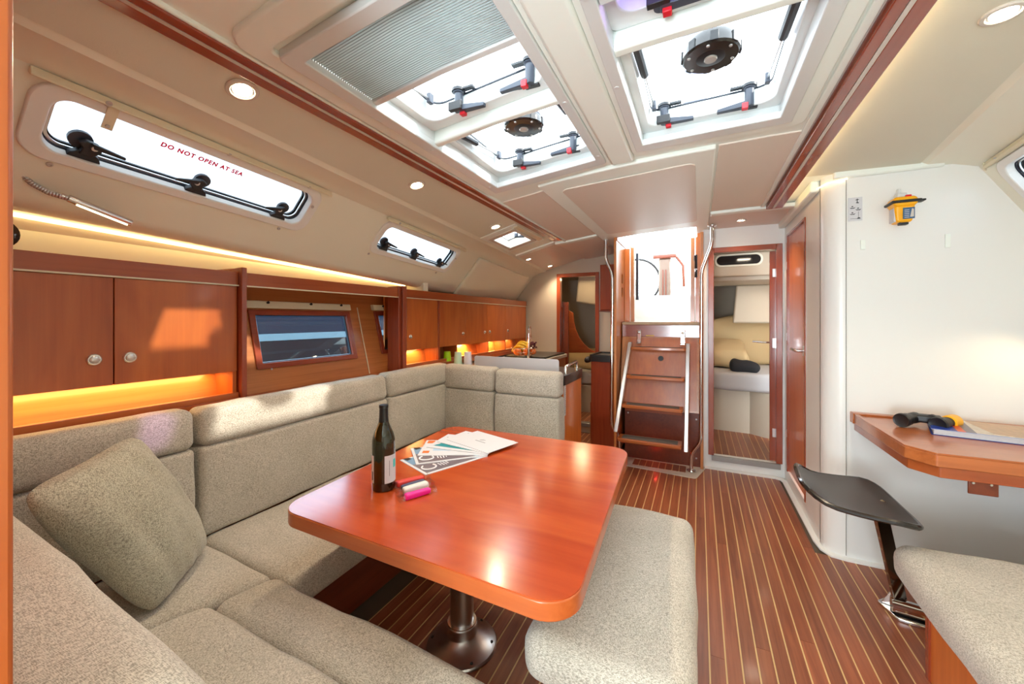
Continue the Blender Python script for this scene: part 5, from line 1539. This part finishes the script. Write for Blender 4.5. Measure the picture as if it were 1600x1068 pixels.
MB().plate(lambda u, v, w: (-0.8495 + w, u, v), [2.612, 2.655], [0.62, 0.86], [], 0, 0.001).build('notice_card', 'paper', ga)
for k in range(14):
    MB().plate(lambda u, v, w: (-0.8483 + w, u, v), [2.618, 2.645 - 0.004 * (k % 3)], [0.64 + 0.014 * k, 0.643 + 0.014 * k], [], 0, 0.0004).build('print_line', 'dgrey', ga)
sp = MB().slab(lambda u, v, w: (u, 2.77 + w, v), (-1.668, -0.938, 0.875, 0.998, 0.02), -0.004, 0.004)
tag(sp.build('splash_panel', plain('frosted_panel', srgb(206, 204, 208), 0.25), bevel=0.0015), 'pale frosted splash panel standing on the galley counter', 'panel')
# tall tap
tp = thing('galley_tap', (-1.517, 3.55, 0.895), 'chrome gooseneck tap beside the fruit basket', 'tap')
MB().tube([(-1.517, 3.55, 0.895), (-1.517, 3.55, 1.16)], 0.014, 12).build('tap_column', 'steel', tp)
MB(frame_at((-1.517, 3.55, 0.895), (0, 0, 1))).lathe([(0.028, 0), (0.026, 0.01), (0.017, 0.02), (0, 0.02)], 16).build('tap_base', 'steel', tp)
MB().tube(bezier_path([(-1.517, 3.55, 1.14), (-1.517, 3.55, 1.225), (-1.53, 3.62, 1.225), (-1.54, 3.66, 1.10)], 0.04), 0.010, 10).build('spout', 'steel', tp)
MB().tube([(-1.517, 3.55, 1.0), (-1.475, 3.52, 1.02)], 0.006, 8).build('tap_lever', 'steel', tp)
# fruit basket
fbk = thing('fruit_basket', (-1.60, 3.70, 0.917), 'wire fruit basket on the galley counter behind the tap', 'basket')
XB = Matrix.Translation((-1.63, 3.70, 0.917))
def ringtube(r, z, t=0.002, n=28):
    return MB(XB).tube([(r * math.cos(2 * PI * k / n), r * math.sin(2 * PI * k / n), z) for k in range(n + 1)], t, 6, cap=False)
ringtube(0.135, 0.085, 0.003).build('rim_wire', 'steel', fbk)
ringtube(0.115, 0.045).build('hoop_wire', 'steel', fbk)
ringtube(0.075, 0.004, 0.003).build('foot_wire', 'steel', fbk)
for k in range(16):
    a = 2 * PI * k / 16
    MB(XB).tube([(r * math.cos(a), r * math.sin(a), z) for r, z in ((0.075, 0.004), (0.10, 0.02), (0.118, 0.05), (0.135, 0.085))], 0.0016, 5).build('upright_wire', 'steel', fbk)
MB(XB).lathe([(0.0, 0.008), (0.09, 0.010), (0.09, 0.012), (0, 0.012)], 20).build('base_mesh', 'steel', fbk)
org = plain('orange_peel', srgb(240, 120, 40), 0.45, bump=0.4, bscale=250)
def fruit_ball(name, label, cat, p, r, mat, grp=None, sq=0.94, stem_='dark'):
    t = thing(name, (XB @ Vector(p)), label, cat, grp)
    prof = [(0, -r * sq)] + [(r * math.cos(math.radians(a)), r * sq * math.sin(math.radians(a))) for a in range(-75, 76, 15)] + [(0, r * sq * 0.97)]
    MB(Matrix.Translation(XB @ Vector(p))).lathe(prof, 18).build('skin', mat, t, ang=60)
    MB(Matrix.Translation(XB @ Vector(p))).lathe([(0.003, r * sq * 0.93), (0.002, r * sq * 1.06), (0, r * sq * 1.06)], 6).build('stalk', stem_, t)
    return t
fruit_ball('orange', 'orange low at the left of the fruit basket', 'orange', (-0.045, -0.075, 0.048), 0.040, org)
fruit_ball('orange', 'orange behind the tap column in the fruit basket', 'orange', (0.055, -0.062, 0.048), 0.038, org)
fruit_ball('orange', 'orange at the right side of the fruit basket', 'orange', (0.085, 0.020, 0.048), 0.037, org)
fruit_ball('orange', 'orange hidden under the bananas in the fruit basket', 'orange', (-0.02, 0.03, 0.052), 0.038, org)
ban = plain('banana_skin', srgb(232, 196, 50), 0.45, var=0.12, vscale=40)
for k, (ox, oz, rot, lab) in enumerate(((-0.06, 0.098, 10, 'front banana curving over the rim of the fruit basket'), (-0.04, 0.118, 24, 'upper banana of the bunch in the fruit basket'), (-0.03, 0.130, 42, 'topmost banana of the bunch in the fruit basket'), (-0.085, 0.090, -12, 'banana hanging at the left of the fruit basket'))):
    t = thing('banana', XB @ Vector((ox, 0, oz)), lab, 'banana')
    pts, rs = [], []
    for i in range(11):
        a = math.radians(-65 + 130 * i / 10)
        q_ = Vector((0.075 * math.sin(a), -0.035 * math.cos(a) * math.cos(math.radians(rot)) , 0.075 * math.cos(a) - 0.075 + 0.02 * math.sin(math.radians(rot))))
        pts.append(XB @ (Vector((ox + 0.02, -0.01 + 0.008 * k, oz)) + q_)); rs.append(0.017 * (0.45 + 0.55 * math.sin(PI * (i + 0.6) / 11.2) ** 0.5))
    MB().tube(pts, rs, 8).build('peel', ban, t, ang=60)
    MB().tube([pts[-1], pts[-1] + Vector((0.004, 0, -0.02))], 0.005, 6).build('stem', 'dark', t)
gp = thing('grape_bunch', XB @ Vector((0.07, 0.02, 0.10)), 'dark red bunch of grapes at the right of the fruit basket', 'grapes')
gm = plain('dark_grape', srgb(88, 34, 48), 0.3)
me0 = None
for k in range(26):
    rnd = random.Random(k)
    p = XB @ Vector((0.082 + rnd.uniform(-0.035, 0.035), 0.0 + rnd.uniform(-0.05, 0.05), 0.10 + rnd.uniform(-0.012, 0.045)))
    r = 0.011
    prof = [(0, -r)] + [(r * math.cos(math.radians(a)), r * math.sin(math.radians(a))) for a in (-50, 0, 50)] + [(0, r)]
    MB(Matrix.Translation(p)).lathe(prof, 8).build('grape', gm, gp, ang=80)
# stacked paper cups
def cup(label, x, y, mat):
    t = thing('plastic_cup', (x, y, 0.905), label, 'cup')
    X = Matrix.Translation((x, y, 0.905))
    prof = [(0.036, 0.0), (0.0365, 0.004), (0.028, 0.118), (0.0275, 0.122), (0, 0.122)]
    MB(X).lathe(prof, 22).build('cup_wall', mat, t)
    MB(X).lathe([(0.0375, 0.0), (0.038, 0.003), (0.0365, 0.006), (0, 0.006)], 22).build('rolled_rim', mat, t)
    MB(X).lathe([(0.0325, 0.055), (0.0336, 0.057), (0.0325, 0.060), (0, 0.060)], 22).build('stack_line', mat, t)
cup('lime green upturned cup, leftmost on the galley counter', -1.905, 2.72, plain('lime_plastic', srgb(168, 214, 20), 0.4))
cup('pale mint upturned cup between the green and white cups', -1.800, 2.725, plain('mint_plastic', srgb(206, 234, 208), 0.4))
cup('white upturned cup, rightmost of the three cups', -1.730, 2.765, plain('white_plastic', srgb(232, 228, 240), 0.4))
# fridge box with black top left of the ladder
ib = thing('fridge_cabinet', (-0.83, 4.1, 0), 'cherry fridge cabinet with black top left of the ladder', 'cabinet')
MB().box(-0.995, -0.690, 3.95, 4.35, 0.0, 0.868).build('carcass', 'redz', ib, bevel=0.003)
MB().box(-0.999, -0.993, 3.94, 3.952, 0.0, 0.45).build('edge_strip', 'doorx', ib)
MB().prism(rpoly([(-1.01, 3.925), (-0.69, 3.925), (-0.69, 4.37), (-1.01, 4.37)], [0.03, 0.002, 0.002, 0.02], 4), 0.868, 0.925).build('black_top', 'blackw', ib, bevel=0.004)
MB().ring(lambda u, v, w: (u, v, w), (-1.008, -0.692, 3.927, 4.368, 0.02), (-0.985, -0.70, 3.95, 4.345, 0.02), 0.925, 0.937).build('top_fiddle', 'blackw', ib, bevel=0.002)
MB().cushion([(-1.075, 3.96, 0.84), (-1.005, 3.96, 0.85), (-1.005, 4.2, 0.85), (-1.075, 4.2, 0.84), (-1.075, 3.96, 0.905), (-1.005, 3.96, 0.915), (-1.005, 4.2, 0.915), (-1.075, 4.2, 0.905)], 0.03).build('rounded_end', 'blackw', ib)
uc = thing('upper_locker', (-0.84, 4.1, 1.4), 'small cherry locker high on the wall left of the ladder', 'cabinet')
MB().box(-0.925, -0.690, 4.05, 4.39, 1.385, 1.86).build('carcass', 'redz', uc, bevel=0.003)
MB().box(-0.915, -0.70, 4.035, 4.05, 1.395, 1.85).build('door', 'redz', uc, bevel=0.002)
MB().box(-0.929, -0.690, 4.03, 4.39, 1.375, 1.386).build('base_lip', 'dark', uc, bevel=0.002)

# ================================================================== CHART TABLE
dk = thing('chart_table', (1.2, 2.35, 0.8), 'satin cherry chart table with a chamfered corner', 'desk')
MB().prism([(0.735, 2.688), (0.735, 2.640), (1.65, 2.640), (1.65, 2.688)], 0.748, 0.802).build('wall_board', 'desk', dk, bevel=0.002)
pt = rpoly([(0.738, 2.632), (0.738, 2.078), (0.800, 1.998), (1.65, 1.998), (1.65, 2.632)], [0.004, 0.012, 0.012, 0.01, 0.004], 4)
MB().prism(pt, 0.748, 0.794).build('desk_lid', 'desk', dk, bevel=0.003)
pin = rpoly([(0.757, 2.630), (0.757, 2.086), (0.808, 2.017), (1.648, 2.017), (1.648, 2.630)], [0.004, 0.012, 0.012, 0.004, 0.004], 4)
# raised fiddle round the lid
n_ = len(pt)
if len(pin) == n_:
    vs = [(x, y, 0.794) for x, y in pt] + [(x, y, 0.800) for x, y in pt] + [(x, y, 0.794) for x, y in pin] + [(x, y, 0.800) for x, y in pin]
    fs = []
    for k in range(n_):
        j = (k + 1) % n_
        fs += [(k, j, n_ + j, n_ + k), (2 * n_ + k, 3 * n_ + k, 3 * n_ + j, 2 * n_ + j), (k, 2 * n_ + k, 2 * n_ + j, j), (n_ + k, n_ + j, 3 * n_ + j, 3 * n_ + k)]
    MB().add(vs, fs).build('lid_fiddle', 'desk', dk, bevel=0.0015)
MB().prism(rpoly([(0.752, 2.688), (0.752, 2.090), (0.815, 2.012), (1.62, 2.012), (1.62, 2.688)], [0.004, 0.01, 0.01, 0.004, 0.004], 4), 0.705, 0.7475).build('under_tray', 'doorx', dk, bevel=0.002)
lt = MB().box(0.905, 0.985, 2.045, 2.053, 0.650, 0.705).build('latch_plate', 'dark', dk, bevel=0.003)
for x in (0.918, 0.965):
    MB(frame_at((x, 2.045, 0.692), (0, -1, 0))).lathe([(0.005, 0), (0.004, 0.002), (0, 0.002)], 8).build('latch_screw', 'alu', lt)
# binoculars
bi = thing('binoculars', (0.93, 2.52, 0.795), 'black binoculars with a yellow eyecup end lying on the chart table', 'binoculars')
yl = plain('binocular_yellow', srgb(244, 176, 20), 0.4)
def barrel(base, d, nm):
    d = Vector(d).normalized()
    X = frame_at(base, d)
    p = MB(X).lathe([(0.024, 0.004), (0.030, 0.0), (0.0315, 0.004), (0.0315, 0.018), (0.029, 0.024), (0.028, 0.05), (0.024, 0.058), (0.022, 0.075), (0.025, 0.085), (0.026, 0.115), (0.020, 0.125), (0, 0.125)], 24).build('barrel', 'black', bi)
    MB(X).lathe([(0.0, 0.010), (0.0235, 0.008), (0.0235, 0.012), (0, 0.014)], 20).build('objective_lens', 'panedark', p)
    MB(X).lathe([(0.0315, 0.010), (0.0322, 0.011), (0.0322, 0.014), (0.0315, 0.015)], 24).build('lens_band', 'dgrey', p)
    return p, X
P1 = Vector((0.850, 2.428, 0.8265)); P2 = Vector((0.962, 2.396, 0.8275)); dr = Vector((0.62, 0.62, 0.03))
barrel(P1, dr, 1)
p, X = barrel(P2, dr, 2)
dd = dr.normalized()
MB(frame_at(P2 + dd * 0.082, dd)).lathe([(0.0268, 0), (0.030, 0.004), (0.031, 0.05), (0.026, 0.062), (0, 0.062)], 22).build('yellow_sleeve', yl, bi)
MB().cushion([(0.905, 2.478, 0.815), (0.990, 2.452, 0.815), (1.02, 2.502, 0.815), (0.940, 2.53, 0.815), (0.905, 2.478, 0.850), (0.990, 2.452, 0.852), (1.02, 2.502, 0.852), (0.940, 2.53, 0.850)], 0.010, m=4).build('bridge', 'black', bi)
MB(frame_at(P1.lerp(P2, 0.52) + dd * 0.085 + Vector((0, 0, 0.010)), dd)).lathe([(0.014, 0), (0.016, 0.003), (0.016, 0.022), (0.013, 0.026), (0, 0.026)], 16).build('focus_wheel', 'dgrey', bi)
MB().tube([(1.0, 2.50, 0.812), (1.05, 2.56, 0.802), (1.13, 2.565, 0.802), (1.2, 2.52, 0.812)], 0.004, 6).build('neck_strap', 'black', bi)
# atlas / log book
bk = thing('pilot_book', (1.15, 2.42, 0.795), 'thick spiral pilot book with a coastal photo cover on the chart table', 'book')
def bkp(u, v): # u along x from spine corner, v depth
    a = Vector((0.918, 2.335, 0)); b = Vector((1.52, 2.235, 0)); c2 = Vector((1.005, 2.60, 0))
    p = a + (b - a) * u + (c2 - a) * v
    return (p.x, p.y)
Q = [bkp(0, 0), bkp(1, 0), bkp(1, 1), bkp(0, 1)]
MB().prism(Q, 0.7945, 0.797).build('back_cover', plain('navy_cover', srgb(34, 60, 140), 0.35), bk)
q2 = [bkp(0.012, 0.015), bkp(0.99, 0.015), bkp(0.99, 0.985), bkp(0.012, 0.985)]
for k in range(5):
    d_ = 0.003 * (k % 2)
    MB().prism([(x + d_, y + d_) for x, y in q2], 0.797 + k * 0.0044, 0.797 + k * 0.0044 + 0.0040).build('page_block', 'paper', bk)
MB().prism(Q, 0.819, 0.8205).build('front_cover', plain('cover_pale_blue', srgb(140, 164, 206), 0.3), bk)
def cov_art(name, poly, mat, lay=1):
    MB().prism([bkp(*p) for p in poly], 0.8205, 0.8205 + 0.00025 * lay).build(name, mat, bk)
cov_art('navy_band', [(0, 0), (0.13, 0), (0.10, 1), (0, 1)], plain('royal_blue_ink', srgb(32, 62, 160), 0.3))
cov_art('red_stripe', [(0.13, 0), (0.17, 0), (0.14, 1), (0.10, 1)], plain('red_ink', srgb(206, 74, 50), 0.3))
cov_art('mauve_band', [(0.17, 0), (0.22, 0), (0.19, 1), (0.14, 1)], inks['roof'])
cov_art('sea_photo', [(0.22, 0.0), (0.44, 0.0), (0.36, 0.7), (0.19, 1.0)], plain('shore_ink', srgb(196, 184, 168), 0.3, var=0.5, vscale=60))
cov_art('land_photo', [(0.30, 0.12), (0.52, 0.0), (0.58, 0.55), (0.70, 1.0), (0.20, 1.0)], plain('ochre_land_ink', srgb(176, 140, 100), 0.3, var=0.4, vscale=50), 2)
cov_art('white_route', [(0.64, 0.05), (0.66, 0.05), (0.72, 0.7), (0.70, 0.7)], 'paper', 3)
cov_art('white_route', [(0.70, 0.05), (0.71, 0.05), (0.80, 0.8), (0.78, 0.8)], 'paper', 3)

# yellow emergency beacon on the wall
ep = thing('emergency_beacon', (0.931, 2.64, 1.84), 'yellow emergency beacon with black strap on the white wall', 'beacon')
ye = plain('beacon_yellow', srgb(250, 178, 18), 0.38)
def wedge(z0, z1, hw0, hw1, yf0, yf1, mat, name, cx=0.931, rr=0.012):
    c = [(cx - hw0, yf0, z0), (cx + hw0, yf0, z0), (cx + hw0, 2.688, z0), (cx - hw0, 2.688, z0), (cx - hw1, yf1, z1), (cx + hw1, yf1, z1), (cx + hw1, 2.688, z1), (cx - hw1, 2.688, z1)]
    return MB().cushion(c, rr, m=4).build(name, mat, ep)
wedge(1.787, 1.872, 0.032, 0.040, 2.618, 2.608, ye, 'lower_case')
wedge(1.862, 1.888, 0.038, 0.052, 2.606, 2.596, ye, 'flared_collar')
wedge(1.884, 1.914, 0.052, 0.040, 2.594, 2.606, ye, 'upper_case')
wedge(1.880, 1.893, 0.057, 0.0575, 2.589, 2.589, 'black', 'strap', rr=0.005)
MB().box(0.985, 1.006, 2.60, 2.65, 1.883, 1.892).build('strap_tail', 'black', ep, bevel=0.003)
MB().box(0.905, 0.944, 2.62, 2.67, 1.912, 1.936).build('white_cap', 'white', ep, bevel=0.006)
MB(frame_at((0.918, 2.645, 1.934), (0, 0, 1))).lathe([(0.009, 0), (0.009, 0.022), (0.007, 0.026), (0, 0.026)], 12).build('strobe', 'white', ep)
MB().box(0.932, 0.955, 2.606, 2.62, 1.910, 1.920).build('red_clip', 'redp', ep, bevel=0.003)
lb = MB().box(0.922, 0.966, 2.6075, 2.6105, 1.800, 1.856).build('blue_label', plain('label_blue', srgb(54, 92, 130), 0.4), ep)
for k in range(5):
    MB().box(0.927, 0.945, 2.6065, 2.6075, 1.806 + k * 0.009, 1.8085 + k * 0.009).build('label_line', 'paper', lb)
MB().prism([(0.948, 1.808), (0.962, 1.808), (0.962, 1.846), (0.955, 1.850)], 2.6064, 2.6074, lambda u, v, w: (u, w, v)).build('label_picture', 'trimw', lb)
MB().box(0.892, 0.900, 2.622, 2.675, 1.792, 1.862).build('side_sticker', 'paper', ep)
MB().box(0.918, 0.952, 2.63, 2.66, 1.776, 1.790).build('base_latch', 'black', ep, bevel=0.003)
MB(frame_at((0.912, 2.625, 1.780), (0, -1, 0))).lathe([(0.006, 0), (0.006, 0.012), (0, 0.012)], 8).build('base_pin', 'dgrey', ep)
# life raft instruction card
po = thing('instruction_card', (0.757, 2.688, 1.90), 'small white instruction card with line drawings on the wall', 'card')
MB().box(0.727, 0.787, 2.6865, 2.689, 1.826, 1.952).build('card', 'paper', po)
def drw(name, poly):
    MB().prism(poly, 2.6858, 2.6866, lambda u, v, w: (u, w, v)).build(name, 'dgrey', po)
for (bx, bz) in ((0.733, 1.893), (0.757, 1.882), (0.733, 1.860)):
    drw('boat_drawing', [(bx, bz + 0.006), (bx + 0.006, bz), (bx + 0.020, bz), (bx + 0.026, bz + 0.007), (bx + 0.018, bz + 0.004), (bx + 0.006, bz + 0.004)])
    drw('boat_cabin', [(bx + 0.008, bz + 0.008), (bx + 0.017, bz + 0.009), (bx + 0.014, bz + 0.014), (bx + 0.009, bz + 0.013)])
drw('anchor_drawing', [(0.764, 1.920), (0.767, 1.920), (0.767, 1.944), (0.764, 1.944)])
drw('anchor_drawing', [(0.757, 1.936), (0.774, 1.938), (0.770, 1.941), (0.760, 1.940)])
drw('anchor_drawing', [(0.760, 1.921), (0.771, 1.919), (0.773, 1.924), (0.762, 1.925)])
drw('rope_drawing', [(0.736, 1.838), (0.780, 1.836), (0.780, 1.8375), (0.736, 1.8395)])
drw('rope_drawing', [(0.770, 1.838), (0.7712, 1.838), (0.7712, 1.875), (0.770, 1.875)])
drw('knot_drawing', [(0.764, 1.836), (0.780, 1.836), (0.776, 1.843), (0.768, 1.843)])
for x, z0, z1 in ((0.789, 1.67, 1.72), (1.116, 1.655, 1.722)):
    tag(MB().box(x - 0.010, x + 0.010, 2.684, 2.6895, z0, z1).build('adhesive_strip', 'ceil', bevel=0.001),
        'pale adhesive strip %s on the white wall' % ('below the instruction card' if x < 1 else 'right of the yellow beacon'), 'strip')

# swinging stool at the chart table
st = thing('swing_stool', (0.80, 2.32, 0), 'black moulded stool seat on a slanted chrome post', 'stool')
def seat(u, v, w):
    # u: 0 rear lip (left) .. 1 right; v: 0 near .. 1 far
    x = 0.385 + 0.345 * u + 0.030 * v * (1 - u)
    y = 1.955 + 0.345 * v + 0.02 * u - 0.125 * u * (1 - v) + 0.0 * v
    z = 0.570 + 0.050 * max(0, 1 - u / 0.30) ** 2 - 0.012 * math.sin(PI * min(1, u)) - 0.020 * max(0, (u - 0.75) / 0.25) ** 2 + 0.010 * abs(2 * v - 1) ** 3
    return (x, y, z + w)
def seat_outline(n=44):
    pts = []
    for u, v in rrect(0, 1, 0, 1, 0.14, n=6):
        pts.append((u, v))
    return pts
GU, GV = 18, 12
def sq2(u, v):
    # round the corners of the unit square
    a, b = 2 * u - 1, 2 * v - 1
    k = 0.13 * (abs(a) ** 4) * (abs(b) ** 4)
    return (0.5 + a * (1 - k) / 2, 0.5 + b * (1 - k) / 2)
def mid(u, v, w):
    uu, vv = sq2(u, v)
    return seat(uu, vv, w)
MB().plate(mid, linspace(0, 1, GU + 1), linspace(0, 1, GV + 1), [], -0.016, 0.0).build('seat_shell', 'seatp', st, bevel=0.004, ang=60)
rim = [mid(t / 10, 0, -0.009) for t in range(11)] + [mid(1, t / 10, -0.009) for t in range(1, 11)] + [mid(1 - t / 10, 1, -0.009) for t in range(1, 11)] + [mid(0, 1 - t / 10, -0.009) for t in range(1, 11)]
MB().tube(rim, 0.0105, 8, cap=False).build('gloss_rim', 'gloss', st)
pa, pb = Vector((0.655, 2.07, 0.555)), Vector((0.800, 2.295, 0.060))
dv_ = (pb - pa).normalized(); sd = Vector((0.90, 0.43, 0)); sd = (sd - dv_ * sd.dot(dv_)).normalized(); ft = dv_.cross(sd)
def bar_(w, t):
    vs = []
    for p_ in (pa, pb):
        for a, b in ((-1, -1), (1, -1), (1, 1), (-1, 1)):
            vs.append(p_ + sd * a * w / 2 + ft * b * t / 2)
    return vs
MB().hexa(bar_(0.052, 0.018)).build('post', plain('dark_chrome', (0.30, 0.27, 0.25, 1), 0.08, metal=1.0), st, bevel=0.003)
MB().box(0.61, 0.70, 2.02, 2.12, 0.545, 0.556).build('seat_bracket', 'steel', st, bevel=0.002)
ftb = MB().prism(rpoly([(0.735, 2.335), (0.770, 2.235), (0.905, 2.20), (0.97, 2.28), (0.93, 2.37), (0.80, 2.40)], 0.015, 4), 0.0, 0.014).build('floor_plate', 'steel', st, bevel=0.003)
MB().tube([(0.765, 2.275, 0.045), (0.90, 2.255, 0.045)], 0.030, 16).build('pivot_drum', 'steel', ftb)
MB().hexa([(0.745, 2.325, 0.014), (0.80, 2.30, 0.014), (0.83, 2.36, 0.014), (0.78, 2.37, 0.014), (0.770, 2.315, 0.075), (0.80, 2.305, 0.075), (0.81, 2.33, 0.065), (0.785, 2.335, 0.065)]).build('stop_block', 'steel', ftb, bevel=0.003)
for x, y in ((0.760, 2.330), (0.885, 2.225), (0.83, 2.385)):
    MB(frame_at((x, y, 0.014), (0, 0, 1))).lathe([(0.008, 0), (0.007, 0.004), (0, 0.004)], 10).build('plate_bolt', 'alu', ftb)

# ================================================================== LAMPS
def ceiling_lamp(label, p, nrm, r=0.030, energy=6.0, tilt=None):
    X = frame_at(p, nrm)
    t = thing('recessed_lamp', p, label, 'lamp')
    MB(X).lathe([(r * 1.42, -0.002), (r * 1.45, 0.002), (r * 1.36, 0.005), (r * 1.08, 0.006), (r * 1.0, 0.003), (r * 1.0, -0.002)], 30).build('lamp_ring', 'trimw', t)
    MB(X).lathe([(0, 0.0015), (r * 0.84, 0.0015), (r * 0.84, 0.0025), (0, 0.0025)], 26).build('lamp_disc', 'lamp', t)
    MB(X).lathe([(r * 1.02, -0.001), (r * 1.0, 0.0015), (r * 0.82, 0.0012), (0, 0.001)], 26).build('reflector', 'alu', t)
    n_ = Vector(nrm).normalized()
    add_light('lamp_beam', 'SPOT', Vector(p) + n_ * 0.02, energy, (1.0, 0.80, 0.56), n_, spot_size=math.radians(130), spot_blend=0.8, shadow_soft_size=0.025)
def lfp(u, Y): 
    p = Vector(LF(u, Y, 0.004)); n = (Vector(LF(u, Y, 0.1)) - Vector(LF(u, Y, 0))).normalized(); return p, n
for lab, u, Y in (('large recessed ceiling lamp above the first side window', 0.32, 0.702), ('recessed ceiling lamp in the left headliner before the small skylight', 0.42, 1.555), ('recessed ceiling lamp beside the small square skylight', 0.45, 2.47)):
    p, n = lfp(u, Y); ceiling_lamp(lab, p, n, energy=11)
p, n = lfp(0.92, 3.62); ceiling_lamp('nearer of the two small recessed lamps over the galley', p, n, 0.024, 9)
p, n = lfp(0.80, 4.22); ceiling_lamp('farther of the two small recessed lamps over the galley', p, n, 0.024, 9)
ceiling_lamp('small recessed lamp above the right aft doorway', (0.30, 3.56, zc(0.3) - 0.005), (0, 0, -1), 0.026, 8)
def rfp(u, Y):
    p = Vector(RF(u, Y, 0.004)); n = (Vector(RF(u, Y, 0.1)) - Vector(RF(u, Y, 0))).normalized(); return p, n
p, n = rfp(0.55, 1.46); ceiling_lamp('large recessed ceiling lamp at the upper right over the chart table', p, n, energy=11)
for Y, w_ in ((-0.2, 'just'), (-1.0, 'far')):
    p, n = rfp(0.5, Y); ceiling_lamp('recessed lamp in the right headliner %s behind the viewer' % w_, p, n)
# chart table reading light glow on the wall (lamp just beyond the frame)
rl = thing('wall_light', (1.62, 2.66, 1.22), 'white wall light at the right end of the chart table', 'lamp')
MB(frame_at((1.50, 2.69, 1.18), (0, -1, 0))).lathe([(0.03, 0), (0.03, 0.015), (0.022, 0.02), (0, 0.02)], 20).build('lamp_base', 'alu', rl)
MB().tube(bezier_path([(1.50, 2.67, 1.18), (1.50, 2.58, 1.20), (1.48, 2.55, 1.26)], 0.03), 0.007, 8).build('lamp_arm', 'steel', rl)
MB(frame_at((1.48, 2.55, 1.30), (-0.5, 0.2, -1))).lathe([(0.018, 0), (0.034, 0.05), (0.033, 0.05), (0, 0.02)], 18).build('lamp_shade', 'alu', rl)
add_light('reading_spot', 'SPOT', (1.44, 2.52, 1.24), 1.3, (1.0, 0.74, 0.42), (-0.45, 0.22, -0.55), spot_size=math.radians(110), spot_blend=1.0, shadow_soft_size=0.03)

# flexible reading light on the left side
gn = thing('reading_light', (-1.72, 0.35, 1.70), 'flexible steel reading light with a lit tube below the left window', 'lamp')
gpts = [Vector((-1.745, 0.34, 1.765)), Vector((-1.74, 0.393, 1.719)), Vector((-1.74, 0.419, 1.691)), Vector((-1.737, 0.450, 1.674)), Vector((-1.73, 0.486, 1.667))]
sm_ = []
for a, b in zip(gpts[:-1], gpts[1:]):
    for k in range(12):
        sm_.append(a.lerp(b, k / 12))
sm_.append(gpts[-1])
MB().tube(sm_, [0.0072 + 0.0011 * (i % 2) for i in range(len(sm_))], 10).build('gooseneck', 'brushed', gn, ang=20)
ha, hb_ = Vector((-1.73, 0.486, 1.668)), Vector((-1.725, 0.633, 1.622))
hd = (hb_ - ha).normalized()
MB().tube([ha - hd * 0.012, ha, ha + hd * 0.003, hb_ - hd * 0.004, hb_], [0.007, 0.007, 0.0115, 0.0115, 0.010], 16).build('lamp_tube', 'steel', gn)
MB().tube([ha + hd * 0.02 + Vector((0.003, 0, -0.0105)), hb_ - hd * 0.012 + Vector((0.003, 0, -0.0105))], 0.0035, 6).build('lit_strip', emitter('reading_strip', (1.0, 0.72, 0.36, 1), 9), gn)
# dark round speaker at the post
sk = thing('wall_fitting', (-1.95, 0.42, 1.55), 'dark rounded speaker half hidden behind the foreground post', 'fitting')  # dark rounded fitting of unclear kind, only its edge is seen
MB(frame_at((-1.99, 0.395, 1.565), (1, 0.1, 0))).lathe([(0.045, 0), (0.05, 0.01), (0.045, 0.05), (0.03, 0.06), (0, 0.062)], 24).build('fitting_case', 'gloss', sk)
MB(frame_at((-1.93, 0.400, 1.530), (1, 0.1, 0))).lathe([(0.02, 0), (0.022, 0.01), (0.012, 0.02), (0, 0.02)], 14).build('fitting_knob', 'dgrey', sk)
# two recessed ceiling lamps behind the viewer
for x, w_ in ((-0.9, 'left'), (0.1, 'right')):
    ceiling_lamp('recessed lamp in the centre ceiling behind the viewer, on the %s' % w_, (x, -0.9, zc(x) - 0.004), (0, 0, -1), energy=9)
